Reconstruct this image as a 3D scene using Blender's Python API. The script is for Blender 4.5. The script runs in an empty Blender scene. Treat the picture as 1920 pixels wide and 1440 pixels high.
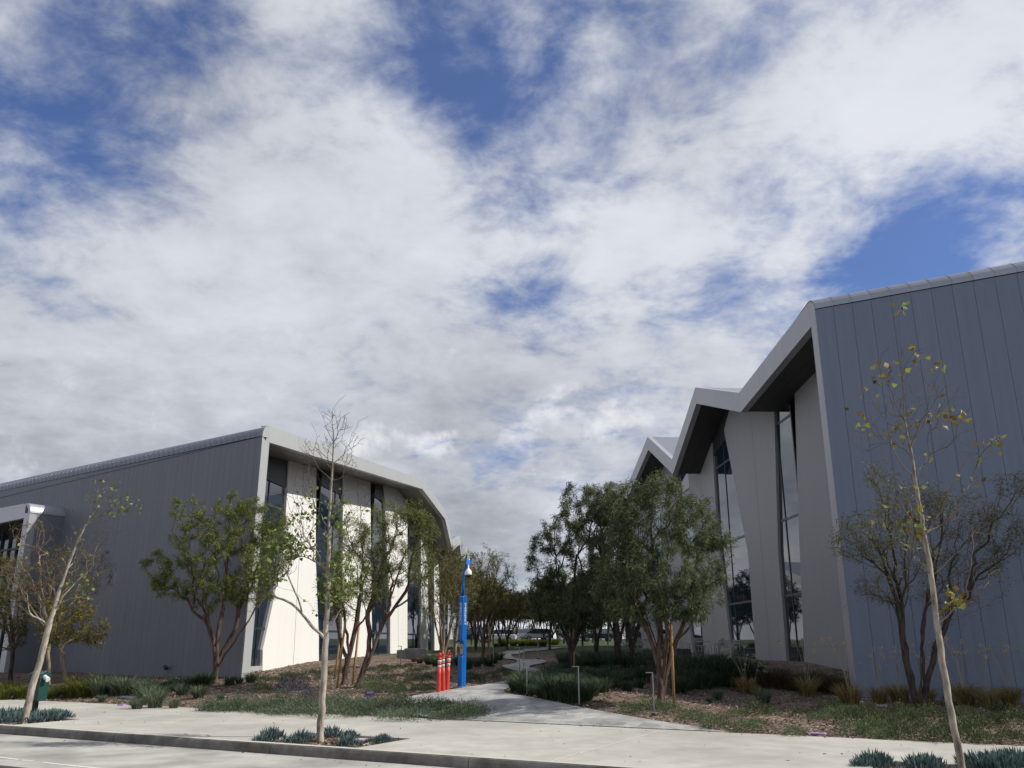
import bpy, math, random
import numpy as np
from mathutils import Vector, Matrix, Quaternion

random.seed(7)
RNG = np.random.default_rng(11)
R = math.radians
sc = bpy.context.scene
col = sc.collection

# ------------------------------------------------------------------ camera
EYE = 1.6
PITCH = R(16.9)
FPX = 1600.0
cam_d = bpy.data.cameras.new("camera")
cam_d.sensor_width = 36.0
cam_d.lens = 36.0 * FPX / 1920.0
cam_d.clip_start = 0.1
cam_d.clip_end = 5000
cam = bpy.data.objects.new("camera", cam_d)
cam.location = (0, 0, EYE)
cam.rotation_euler = (R(90) + PITCH, 0, 0)
col.objects.link(cam)
sc.camera = cam

# ------------------------------------------------------------------ light
SUN_EL, SUN_AZ = R(42), R(96)          # azimuth clockwise from +Y: the sun stands over the right-hand building
sun_d = bpy.data.lights.new("sun", 'SUN')
sun_d.energy = 4.5
sun_d.angle = R(0.5)
sun_d.color = (1.0, 0.965, 0.905)
sun = bpy.data.objects.new("sun", sun_d)
sd = Vector((math.sin(SUN_AZ) * math.cos(SUN_EL), math.cos(SUN_AZ) * math.cos(SUN_EL), math.sin(SUN_EL)))
sun.rotation_euler = sd.to_track_quat('Z', 'Y').to_euler()
sun.location = (40, 0, 40)
col.objects.link(sun)
sc.view_settings.view_transform = 'Standard'
sc.view_settings.look = 'None'
sc.view_settings.exposure = 0.0
sc.view_settings.gamma = 1.0
sc.cycles.max_bounces = 6
sc.cycles.transparent_max_bounces = 4


def ray(px, py):
    x = (px - 960) / FPX
    y = (720 - py) / FPX
    c, s = math.cos(PITCH), math.sin(PITCH)
    return Vector((x, c - y * s, s + y * c))


# ------------------------------------------------------------------ sky
def build_world():
    w = bpy.data.worlds.new("World")
    sc.world = w
    w.use_nodes = True
    nt = w.node_tree
    N, L = nt.nodes, nt.links
    N.clear()

    def math_(op, a, b=None, clamp=False):
        n = N.new('ShaderNodeMath')
        n.operation = op
        n.use_clamp = clamp
        for i, v in enumerate((a, b)):
            if v is None:
                continue
            if isinstance(v, (int, float)):
                n.inputs[i].default_value = v
            else:
                L.new(v, n.inputs[i])
        return n.outputs[0]

    def smooth(v, a, b, lo=0.0, hi=1.0):
        n = N.new('ShaderNodeMapRange')
        n.interpolation_type = 'SMOOTHSTEP'
        L.new(v, n.inputs['Value'])
        n.inputs['From Min'].default_value = a
        n.inputs['From Max'].default_value = b
        n.inputs['To Min'].default_value = lo
        n.inputs['To Max'].default_value = hi
        return n.outputs['Result']

    tc = N.new('ShaderNodeTexCoord')
    D = tc.outputs['Generated']
    sep = N.new('ShaderNodeSeparateXYZ')
    L.new(D, sep.inputs[0])
    z = math_('MAXIMUM', sep.outputs['Z'], 0.0)
    zz = math_('ADD', z, 0.26)
    px = math_('DIVIDE', sep.outputs['X'], zz)
    py = math_('DIVIDE', sep.outputs['Y'], zz)
    comb = N.new('ShaderNodeCombineXYZ')
    L.new(px, comb.inputs[0])
    L.new(py, comb.inputs[1])
    comb.inputs[2].default_value = 3.7
    P = comb.outputs[0]

    def noise(vec, scale, detail, rough, dist, off=0.0):
        n = N.new('ShaderNodeTexNoise')
        if off:
            a = N.new('ShaderNodeVectorMath')
            a.operation = 'ADD'
            a.inputs[1].default_value = (off, off * 0.7, off * 1.3)
            L.new(vec, a.inputs[0])
            vec = a.outputs[0]
        L.new(vec, n.inputs['Vector'])
        n.inputs['Scale'].default_value = scale
        n.inputs['Detail'].default_value = detail
        n.inputs['Roughness'].default_value = rough
        n.inputs['Distortion'].default_value = dist
        return n.outputs['Fac']

    n1 = noise(P, 2.3, 9, 0.55, 0.25)
    n2 = noise(P, 5.5, 8, 0.62, 0.35, 5.0)
    n3 = noise(P, 1.9, 6, 0.6, 0.4, 11.0)
    n4 = noise(D, 7.0, 8, 0.58, 0.2, 2.0)

    def blob(x, y, rad, wgt):
        d = ray(x, y).normalized()
        v = N.new('ShaderNodeVectorMath')
        v.operation = 'DOT_PRODUCT'
        L.new(D, v.inputs[0])
        v.inputs[1].default_value = d
        s = rad / FPX
        e = math_('MULTIPLY', math_('SUBTRACT', v.outputs['Value'], 1.0), 1.0 / (s * s))
        return math_('MULTIPLY', math_('EXPONENT', e), wgt)

    acc = math_('ADD', math_('MULTIPLY', math_('SUBTRACT', n1, 0.5), 3.0), math_('MULTIPLY', math_('SUBTRACT', n2, 0.5), 2.6))
    acc = math_('ADD', acc, 0.10)
    for b in SKY_BLOBS:
        acc = math_('ADD', acc, blob(*b))
    low = smooth(sep.outputs['Z'], 0.38, 0.20)
    acc = math_('ADD', acc, math_('MULTIPLY', low, 0.62))
    n5 = noise(P, 15.0, 7, 0.6, 0.2, 8.0)
    acc = math_('ADD', acc, math_('MULTIPLY', math_('SUBTRACT', n5, 0.5), 1.2))
    alpha = math_('ADD', math_('MULTIPLY', smooth(acc, -0.85, 0.66), 0.91), 0.07)
    # brightness of the cloud itself: thick parts carry grey undersides
    br = math_('ADD', math_('MULTIPLY', math_('SUBTRACT', n3, 0.5), 0.7), math_('MULTIPLY', math_('SUBTRACT', n2, 0.5), 0.55))
    br = math_('ADD', br, math_('MULTIPLY', math_('SUBTRACT', n5, 0.5), 0.30))
    for b in CLOUD_LIGHT:
        br = math_('ADD', br, blob(*b))
    puff = math_('MULTIPLY', math_('SUBTRACT', n4, 0.5), smooth(sep.outputs['Z'], 0.33, 0.15, 0.0, 1.2))
    br = math_('ADD', br, puff)
    fac = smooth(br, -0.52, 0.52)
    ramp = N.new('ShaderNodeValToRGB')
    L.new(fac, ramp.inputs[0])
    e = ramp.color_ramp.elements
    e[0].position, e[0].color = 0.0, (0.35, 0.37, 0.415, 1)
    e[1].position, e[1].color = 1.0, (0.78, 0.805, 0.86, 1)
    m = ramp.color_ramp.elements.new(0.5)
    m.color = (0.575, 0.60, 0.66, 1)

    n6 = noise(D, 17.0, 8, 0.6, 0.3, 4.0)
    pf = math_('ADD', math_('ADD', math_('MULTIPLY', math_('SUBTRACT', n4, 0.5), 2.6), math_('MULTIPLY', math_('SUBTRACT', n6, 0.5), 2.6)), -0.42)
    for b in PUFFS:
        pf = math_('ADD', pf, blob(*b))
    pf = math_('MULTIPLY', math_('MULTIPLY', smooth(pf, -0.12, 0.5), smooth(sep.outputs['Z'], 0.40, 0.30)), 0.85)
    pmx = N.new('ShaderNodeMix')
    pmx.data_type = 'RGBA'
    L.new(pf, pmx.inputs[0])
    L.new(ramp.outputs[0], pmx.inputs[6])
    pmx.inputs[7].default_value = (0.85, 0.86, 0.88, 1)

    sky = N.new('ShaderNodeTexSky')
    sky.sky_type = 'NISHITA'
    sky.sun_disc = False
    sky.sun_elevation = SUN_EL
    sky.sun_rotation = SUN_AZ
    sky.altitude = 10
    sky.air_density = 1.0
    sky.dust_density = 0.4
    sky.ozone_density = 2.5
    hs = N.new('ShaderNodeHueSaturation')
    hs.inputs['Saturation'].default_value = 1.15
    L.new(sky.outputs[0], hs.inputs['Color'])
    tn = N.new('ShaderNodeMix')
    tn.data_type = 'RGBA'
    tn.blend_type = 'MULTIPLY'
    tn.inputs[0].default_value = 1.0
    L.new(hs.outputs[0], tn.inputs[6])
    tn.inputs[7].default_value = (0.80, 0.90, 1.24, 1)
    bg1 = N.new('ShaderNodeBackground')
    L.new(tn.outputs[2], bg1.inputs[0])
    bg1.inputs[1].default_value = 0.09
    bg2 = N.new('ShaderNodeBackground')
    L.new(pmx.outputs[2], bg2.inputs[0])
    bg2.inputs[1].default_value = 1.0
    mix = N.new('ShaderNodeMixShader')
    L.new(alpha, mix.inputs[0])
    L.new(bg1.outputs[0], mix.inputs[1])
    L.new(bg2.outputs[0], mix.inputs[2])
    out = N.new('ShaderNodeOutputWorld')
    L.new(mix.outputs[0], out.inputs[0])


SKY_BLOBS = [  # direction of a patch as (x, y, radius, weight): negative opens blue sky, positive fills with cloud
    (20, 60, 150, -0.62), (200, 20, 110, -0.34), (180, 235, 90, -0.45), (60, 330, 60, -0.24), (430, 305, 60, -0.20), (300, 20, 80, -0.17),
    (880, 195, 85, -0.62), (1010, 170, 80, -0.48), (800, 150, 50, -0.27), (1180, 90, 80, -0.27), (1360, 60, 90, -0.45), (780, 20, 80, -0.24), (1240, 190, 50, -0.14),
    (1640, 480, 85, -0.68), (1780, 455, 95, -0.66), (1460, 365, 70, -0.31), (1900, 405, 60, -0.41), (1560, 335, 50, -0.27), (1580, 540, 50, -0.24),
    (880, 580, 90, -0.19), (740, 630, 70, -0.22), (1010, 620, 90, -0.20), (1150, 570, 70, -0.14), (1340, 520, 70, -0.20),
    (480, 170, 260, -0.20), (1000, 120, 180, -0.20), (1260, 100, 140, -0.20), (250, 250, 130, -0.17), (100, 150, 200, -0.14),
    (520, 400, 210, 0.55), (1700, 150, 200, 0.55), (1080, 370, 180, 0.4), (640, 120, 100, 0.22), (560, 0, 130, -0.3), (1000, 20, 130, -0.15), (130, 520, 200, 0.45), (330, 130, 80, 0.2),
    (1580, 410, 60, 0.45), (1300, 250, 120, 0.3), (1890, 475, 45, 0.7), (1600, 400, 50, 0.3), (1250, 480, 100, 0.25), (700, 500, 150, 0.3),
]
PUFFS = [(1030, 768, 30, 0.6), (1110, 795, 42, 0.5), (845, 820, 26, 0.55), (800, 832, 20, 0.45), (690, 828, 34, 0.55), (650, 848, 25, 0.4), (360, 815, 34, 0.4), (1165, 765, 30, 0.4), (960, 825, 40, 0.3), (1350, 650, 60, 0.25)]
CLOUD_LIGHT = [
    (900, 820, 300, -0.02), (350, 720, 250, 0.0),
    (560, 400, 230, 0.16), (1700, 160, 240, 0.30), (1300, 330, 200, 0.16), (1000, 430, 200, 0.14), (350, 500, 200, 0.06),
    (300, 790, 200, -0.10), (930, 930, 150, -0.15), (100, 850, 160, -0.05), (950, 1080, 110, -0.05), (1250, 90, 140, -0.3), (330, 150, 160, -0.25), (900, 700, 120, -0.1),
    (1020, 1175, 45, 0.95), (1150, 1180, 60, 0.8), (940, 1185, 40, 0.6),
]
build_world()


# ================================================================== helpers
def link(o, parent=None):
    col.objects.link(o)
    if parent is not None:
        o.parent = parent
    return o


def tag(o, label=None, cat=None, group=None, kind=None):
    if label:
        o['label'] = label
    if cat:
        o['category'] = cat
    if group:
        o['group'] = group
    if kind:
        o['kind'] = kind
    return o


def empty(name, loc=(0, 0, 0), rz=0.0):
    o = bpy.data.objects.new(name, None)
    o.empty_display_size = 0.2
    o.location = loc
    o.rotation_euler = (0, 0, rz)
    col.objects.link(o)
    return o


def copy_tree(o, parent=None):
    c = o.copy()
    col.objects.link(c)
    if parent is not None:
        c.parent = parent
    for ch in list(o.children):
        copy_tree(ch, c)
    return c


T_ = Vector((0.8878, -0.4602, 0))     # along the street
N_ = Vector((0.4602, 0.8878, 0))      # away from the street
V_CURB, V_REAR, V_LANE = 11.76, 17.15, 9.95


def uv(u, v, z=0.0):
    p = T_ * u + N_ * v
    return Vector((p.x, p.y, z))


QT = ([-5, 0, 4, 8, 12, 18, 30, 60, 120, 400], [0, 0, 0.42, 0.55, 0.70, 0.88, 1.05, 1.45, 2.3, 2.6])


V_LANE = (lambda d: (N_ * 1).dot(Vector((0, 0, EYE)) + d * ((-0.155 - EYE) / d.z)))(ray(0, 1435))


def sstep(x, a, b):
    t = np.clip((x - a) / (b - a), 0, 1)
    return t * t * (3 - 2 * t)


def H(x, y):
    q = 0.4602 * x + 0.8878 * y - V_REAR
    z = np.interp(q, *QT)
    m = 1 - 0.85 * sstep(x, 1, 7) * (1 - sstep(y, 25.5, 31))
    z = z * m
    z = z + 0.05 * np.sin(x * 0.9 + 1) * np.sin(y * 0.7 + 0.5 * x) * np.clip(q / 3, 0, 1) * np.clip(1.5 - q / 40, 0, 1)
    return z


def at(px, py, Y):
    d = ray(px, py)
    return Vector((0, 0, EYE)) + d * (Y / d.y)


def grd(px, py, z=0.0):
    d = ray(px, py)
    return Vector((0, 0, EYE)) + d * ((z - EYE) / d.z)


def ter(px, py, far=200.0):
    d = ray(px, py)
    prev = None
    Y = 12.0
    while Y < far:
        p = Vector((0, 0, EYE)) + d * (Y / d.y)
        if p.z <= float(H(p.x, p.y)):
            return Vector((p.x, p.y, float(H(p.x, p.y))))
        Y += 0.1 + Y * 0.002
    p = Vector((0, 0, EYE)) + d * (far / d.y)
    return Vector((p.x, p.y, float(H(p.x, p.y))))


# ------------------------------------------------------------------ materials
MATS = {}


def mat(name):
    m = bpy.data.materials.new(name)
    m.use_nodes = True
    MATS[name] = m
    return m, m.node_tree.nodes, m.node_tree.links, m.node_tree.nodes['Principled BSDF']


def ramp_node(N, stops):
    r = N.new('ShaderNodeValToRGB')
    els = r.color_ramp.elements
    els[0].position, els[0].color = stops[0][0], (*stops[0][1], 1)
    els[1].position, els[1].color = stops[-1][0], (*stops[-1][1], 1)
    for p, c in stops[1:-1]:
        e = els.new(p)
        e.color = (*c, 1)
    return r


def noise_mat(name, stops, scale, rough=0.8, detail=6, nrough=0.6, bump=0.0, bscale=None, stretch=(1, 1, 1), spec=0.5, metal=0.0, second=None, twig=None):
    m, N, L, B = mat(name)
    tc = N.new('ShaderNodeTexCoord')
    mp = N.new('ShaderNodeMapping')
    mp.inputs['Scale'].default_value = stretch
    L.new(tc.outputs['Object'], mp.inputs[0])
    n = N.new('ShaderNodeTexNoise')
    n.inputs['Scale'].default_value = scale
    n.inputs['Detail'].default_value = detail
    n.inputs['Roughness'].default_value = nrough
    L.new(mp.outputs[0], n.inputs['Vector'])
    r = ramp_node(N, stops)
    L.new(n.outputs['Fac'], r.inputs[0])
    out = r.outputs[0]
    if second:       # (scale, dark multiplier) broad stains
        n2 = N.new('ShaderNodeTexNoise')
        n2.inputs['Scale'].default_value = second[0]
        n2.inputs['Detail'].default_value = 5
        L.new(mp.outputs[0], n2.inputs['Vector'])
        r2 = ramp_node(N, [(0.35, (second[1],) * 3), (0.62, (1, 1, 1))])
        L.new(n2.outputs['Fac'], r2.inputs[0])
        mx = N.new('ShaderNodeMix')
        mx.data_type = 'RGBA'
        mx.blend_type = 'MULTIPLY'
        mx.inputs[0].default_value = 1
        L.new(out, mx.inputs[6])
        L.new(r2.outputs[0], mx.inputs[7])
        out = mx.outputs[2]
    L.new(out, B.inputs['Base Color'])
    B.inputs['Roughness'].default_value = rough
    B.inputs['Metallic'].default_value = metal
    B.inputs['Specular IOR Level'].default_value = spec
    if twig:
        at_ = N.new('ShaderNodeAttribute')
        at_.attribute_name = 'girth'
        g_ = ramp_node(N, [(0.10, (0, 0, 0)), (0.42, (1, 1, 1))])
        L.new(at_.outputs['Fac'], g_.inputs[0])
        mt = N.new('ShaderNodeMix')
        mt.data_type = 'RGBA'
        L.new(g_.outputs[0], mt.inputs[0])
        mt.inputs[6].default_value = (*twig, 1)
        L.new(out, mt.inputs[7])
        L.new(mt.outputs[2], B.inputs['Base Color'])
    if bump:
        nb = N.new('ShaderNodeTexNoise')
        nb.inputs['Scale'].default_value = bscale or scale * 3
        nb.inputs['Detail'].default_value = 6
        L.new(mp.outputs[0], nb.inputs['Vector'])
        bp = N.new('ShaderNodeBump')
        bp.inputs['Strength'].default_value = bump
        bp.inputs['Distance'].default_value = 0.02
        L.new(nb.outputs['Fac'], bp.inputs['Height'])
        L.new(bp.outputs[0], B.inputs['Normal'])
    return m


def flat(name, c, rough=0.5, metal=0.0, spec=0.5, var=0.08):
    a = tuple(v * (1 - var) for v in c)
    b = tuple(min(1, v * (1 + var)) for v in c)
    return noise_mat(name, [(0.35, a), (0.65, b)], 6, rough=rough, metal=metal, spec=spec)


def leaf_mat(name, stops, trans=0.35, rough=0.55):
    m, N, L, B = mat(name)
    at_ = N.new('ShaderNodeAttribute')
    at_.attribute_name = 'tint'
    r = ramp_node(N, stops)
    L.new(at_.outputs['Fac'], r.inputs[0])
    L.new(r.outputs[0], B.inputs['Base Color'])
    B.inputs['Roughness'].default_value = rough
    B.inputs['Specular IOR Level'].default_value = 0.35
    t = N.new('ShaderNodeBsdfTranslucent')
    L.new(r.outputs[0], t.inputs[0])
    mx = N.new('ShaderNodeMixShader')
    mx.inputs[0].default_value = trans
    L.new(B.outputs[0], mx.inputs[1])
    L.new(t.outputs[0], mx.inputs[2])
    o = N['Material Output']
    L.new(mx.outputs[0], o.inputs[0])
    return m


def panel_mat(name, c, rough, var, metal=0.0, streak=0.0, spec=0.5, fine=0.03):
    """colour varies a little from panel to panel (attribute tint) with faint vertical streaks"""
    m, N, L, B = mat(name)
    a = N.new('ShaderNodeAttribute')
    a.attribute_name = 'tint'
    lo = tuple(v * (1 - var) for v in c)
    hi = tuple(min(1, v * (1 + var)) for v in c)
    r = ramp_node(N, [(0, lo), (1, hi)])
    L.new(a.outputs['Fac'], r.inputs[0])
    tc = N.new('ShaderNodeTexCoord')
    mp = N.new('ShaderNodeMapping')
    mp.inputs['Scale'].default_value = (3, 3, 0.12)
    L.new(tc.outputs['Object'], mp.inputs[0])
    n = N.new('ShaderNodeTexNoise')
    n.inputs['Scale'].default_value = 2.2
    n.inputs['Detail'].default_value = 7
    n.inputs['Roughness'].default_value = 0.65
    L.new(mp.outputs[0], n.inputs['Vector'])
    r2 = ramp_node(N, [(0.3, (1 - streak,) * 3), (0.62, (1, 1, 1))])
    L.new(n.outputs['Fac'], r2.inputs[0])
    mx = N.new('ShaderNodeMix')
    mx.data_type = 'RGBA'
    mx.blend_type = 'MULTIPLY'
    mx.inputs[0].default_value = 1
    L.new(r.outputs[0], mx.inputs[6])
    L.new(r2.outputs[0], mx.inputs[7])
    L.new(mx.outputs[2], B.inputs['Base Color'])
    B.inputs['Roughness'].default_value = rough
    B.inputs['Metallic'].default_value = metal
    B.inputs['Specular IOR Level'].default_value = spec
    nb = N.new('ShaderNodeTexNoise')
    nb.inputs['Scale'].default_value = 1.7
    nb.inputs['Detail'].default_value = 3
    L.new(tc.outputs['Object'], nb.inputs['Vector'])
    bp = N.new('ShaderNodeBump')
    bp.inputs['Strength'].default_value = fine * 2
    bp.inputs['Distance'].default_value = 0.05
    L.new(nb.outputs['Fac'], bp.inputs['Height'])
    L.new(bp.outputs[0], B.inputs['Normal'])
    return m


def glass_mat(name, c=(0.012, 0.022, 0.036), ior=2.2):
    m, N, L, B = mat(name)
    B.inputs['Base Color'].default_value = (*c, 1)
    B.inputs['Roughness'].default_value = 0.02
    B.inputs['IOR'].default_value = ior
    tc = N.new('ShaderNodeTexCoord')
    nb = N.new('ShaderNodeTexNoise')
    nb.inputs['Scale'].default_value = 0.6
    L.new(tc.outputs['Object'], nb.inputs['Vector'])
    bp = N.new('ShaderNodeBump')
    bp.inputs['Strength'].default_value = 0.03
    bp.inputs['Distance'].default_value = 0.05
    L.new(nb.outputs['Fac'], bp.inputs['Height'])
    L.new(bp.outputs[0], B.inputs['Normal'])
    return m


M_CONC = noise_mat('pale_concrete', [(0.3, (0.43, 0.405, 0.35)), (0.7, (0.54, 0.51, 0.44))], 2.1, rough=0.9, bump=0.15, bscale=60, second=(0.45, 0.80), spec=0.3)
M_GUTTER = noise_mat('street_concrete', [(0.3, (0.40, 0.385, 0.34)), (0.7, (0.52, 0.50, 0.44))], 2.2, rough=0.9, bump=0.2, bscale=50, second=(0.9, 0.62), spec=0.3)
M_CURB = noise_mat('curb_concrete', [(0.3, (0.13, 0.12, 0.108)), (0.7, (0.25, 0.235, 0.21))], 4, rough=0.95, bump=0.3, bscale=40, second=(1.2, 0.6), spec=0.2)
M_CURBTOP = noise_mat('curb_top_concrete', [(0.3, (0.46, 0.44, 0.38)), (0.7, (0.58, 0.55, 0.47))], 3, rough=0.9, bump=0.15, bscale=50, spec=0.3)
M_ASPH = noise_mat('asphalt', [(0.3, (0.035, 0.034, 0.034)), (0.7, (0.07, 0.068, 0.066))], 30, rough=0.95, bump=0.4, bscale=90)
M_LINE = noise_mat('road_paint', [(0.3, (0.62, 0.61, 0.56)), (0.6, (0.78, 0.77, 0.72))], 14, rough=0.7)
M_WHITE = panel_mat('white_panel', (0.80, 0.785, 0.735), 0.7, 0.03, streak=0.05)
M_GREYPIER = panel_mat('grey_pier_panel', (0.33, 0.325, 0.335), 0.6, 0.05, streak=0.07)
M_BLUEWALL = panel_mat('blue_grey_panel', (0.19, 0.23, 0.305), 0.42, 0.03, streak=0.12, fine=0.06)
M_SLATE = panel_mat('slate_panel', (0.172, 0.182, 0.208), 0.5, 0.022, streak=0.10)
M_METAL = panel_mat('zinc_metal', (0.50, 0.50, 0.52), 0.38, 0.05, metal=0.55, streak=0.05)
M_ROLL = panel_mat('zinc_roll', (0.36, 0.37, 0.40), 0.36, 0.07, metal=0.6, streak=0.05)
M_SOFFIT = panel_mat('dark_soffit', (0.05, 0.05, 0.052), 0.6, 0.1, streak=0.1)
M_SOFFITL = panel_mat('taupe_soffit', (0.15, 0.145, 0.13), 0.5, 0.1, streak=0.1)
M_GLASS = glass_mat('window_glass')
M_FRAME = flat('dark_frame', (0.03, 0.032, 0.038), 0.45)
M_SLATEB = flat('slate_backing', (0.07, 0.073, 0.09), 0.7)
M_FRAMEB = flat('blue_frame', (0.05, 0.058, 0.085), 0.45)
M_SILL = flat('sill_metal', (0.40, 0.40, 0.40), 0.5)
M_INNER = flat('interior_shade', (0.05, 0.05, 0.05), 0.9)
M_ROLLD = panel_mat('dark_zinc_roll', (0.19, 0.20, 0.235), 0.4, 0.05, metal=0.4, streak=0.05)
M_STEEL = flat('brushed_steel', (0.30, 0.30, 0.31), 0.35, metal=0.6)
M_BLACK = flat('black_paint', (0.02, 0.02, 0.022), 0.5)
M_GREEN = flat('dark_green_paint', (0.009, 0.052, 0.043), 0.4)
M_BLUE = flat('blue_paint', (0.004, 0.115, 0.42), 0.35)
M_ORANGE = flat('orange_plastic', (0.60, 0.05, 0.032), 0.45, var=0.1)
M_REFL = flat('reflective_tape', (0.55, 0.55, 0.53), 0.4)
M_WHITEP = flat('white_plastic', (0.78, 0.78, 0.76), 0.35)
M_LETTER = flat('white_lettering', (0.75, 0.78, 0.80), 0.5)
M_PURPLE = flat('purple_paint', (0.07, 0.03, 0.13), 0.5)
M_MAUVE = flat('faded_mauve', (0.24, 0.17, 0.27), 0.6)
M_LILAC = flat('lilac_plastic', (0.40, 0.27, 0.45), 0.7)
M_PINK = flat('faded_pink_plastic', (0.50, 0.40, 0.41), 0.8)
M_LID = flat('blue_grey_lid', (0.20, 0.23, 0.26), 0.7)
M_STAKE = noise_mat('stake_wood', [(0.3, (0.26, 0.15, 0.05)), (0.7, (0.42, 0.26, 0.10))], 8, rough=0.8, stretch=(1, 1, 0.15), bump=0.2)
M_PLANTER = noise_mat('grey_planter', [(0.3, (0.19, 0.19, 0.185)), (0.7, (0.27, 0.265, 0.255))], 3, rough=0.85)
M_DARKBOX = flat('charcoal_planter', (0.045, 0.05, 0.055), 0.6)
M_TYRE = flat('rubber', (0.02, 0.02, 0.02), 0.8)
M_CARW = flat('white_car_paint', (0.70, 0.70, 0.70), 0.25)
M_CARS = flat('silver_car_paint', (0.32, 0.34, 0.37), 0.25, metal=0.4)
M_CARD = flat('dark_car_paint', (0.03, 0.035, 0.05), 0.2)
M_LAMPR = flat('red_lens', (0.35, 0.02, 0.02), 0.2)
M_LAMPW = flat('clear_lens', (0.6, 0.6, 0.6), 0.15)


def beacon_mat():
    m, N, L, B = mat('blue_beacon')
    B.inputs['Base Color'].default_value = (0.01, 0.08, 0.7, 1)
    B.inputs['Emission Color'].default_value = (0.02, 0.2, 1.0, 1)
    B.inputs['Emission Strength'].default_value = 0.9
    B.inputs['Roughness'].default_value = 0.15
    return m


M_BEACON = beacon_mat()


def mulch_mat():
    m, N, L, B = mat('wood_mulch')
    tc = N.new('ShaderNodeTexCoord')
    v = N.new('ShaderNodeTexVoronoi')
    v.inputs['Scale'].default_value = 16
    v.inputs['Randomness'].default_value = 1
    nz = N.new('ShaderNodeTexNoise')
    nz.inputs['Scale'].default_value = 6
    mixv = N.new('ShaderNodeVectorMath')
    mixv.operation = 'MULTIPLY_ADD'
    mixv.inputs[1].default_value = (0.3, 0.3, 0.3)
    L.new(tc.outputs['Object'], nz.inputs['Vector'])
    L.new(nz.outputs['Color'], mixv.inputs[0])
    L.new(tc.outputs['Object'], mixv.inputs[2])
    L.new(mixv.outputs[0], v.inputs['Vector'])
    sp = N.new('ShaderNodeSeparateColor')
    L.new(v.outputs['Color'], sp.inputs[0])
    r = ramp_node(N, [(0.0, (0.07, 0.051, 0.039)), (0.45, (0.155, 0.117, 0.088)), (0.8, (0.265, 0.205, 0.157)), (1.0, (0.40, 0.33, 0.26))])
    L.new(sp.outputs[0], r.inputs[0])
    n2 = N.new('ShaderNodeTexNoise')
    n2.inputs['Scale'].default_value = 0.8
    n2.inputs['Detail'].default_value = 6
    L.new(tc.outputs['Object'], n2.inputs['Vector'])
    r2 = ramp_node(N, [(0.35, (0.62, 0.58, 0.56)), (0.65, (1.05, 1.0, 0.96))])
    L.new(n2.outputs['Fac'], r2.inputs[0])
    mx = N.new('ShaderNodeMix')
    mx.data_type = 'RGBA'
    mx.blend_type = 'MULTIPLY'
    mx.inputs[0].default_value = 1
    L.new(r.outputs[0], mx.inputs[6])
    L.new(r2.outputs[0], mx.inputs[7])
    # far away the bank is grown over: mix to green with distance along Y
    sy = N.new('ShaderNodeSeparateXYZ')
    L.new(tc.outputs['Object'], sy.inputs[0])
    mr = N.new('ShaderNodeMapRange')
    mr.inputs['From Min'].default_value = 46
    mr.inputs['From Max'].default_value = 58
    L.new(sy.outputs['Y'], mr.inputs['Value'])
    n3 = N.new('ShaderNodeTexNoise')
    n3.inputs['Scale'].default_value = 3
    n3.inputs['Detail'].default_value = 8
    L.new(tc.outputs['Object'], n3.inputs['Vector'])
    r3 = ramp_node(N, [(0.3, (0.035, 0.055, 0.022)), (0.7, (0.11, 0.14, 0.06))])
    L.new(n3.outputs['Fac'], r3.inputs[0])
    mx2 = N.new('ShaderNodeMix')
    mx2.data_type = 'RGBA'
    L.new(mr.outputs[0], mx2.inputs[0])
    L.new(mx.outputs[2], mx2.inputs[6])
    L.new(r3.outputs[0], mx2.inputs[7])
    L.new(mx2.outputs[2], B.inputs['Base Color'])
    B.inputs['Roughness'].default_value = 0.95
    B.inputs['Specular IOR Level'].default_value = 0.2
    bp = N.new('ShaderNodeBump')
    bp.inputs['Strength'].default_value = 0.8
    bp.inputs['Distance'].default_value = 0.03
    L.new(sp.outputs[1], bp.inputs['Height'])
    L.new(bp.outputs[0], B.inputs['Normal'])
    return m


M_MULCH = mulch_mat()
M_CHIP = leaf_mat('wood_chip', [(0, (0.085, 0.06, 0.045)), (0.6, (0.225, 0.17, 0.125)), (1, (0.50, 0.42, 0.33))], trans=0.0, rough=0.9)


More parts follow.
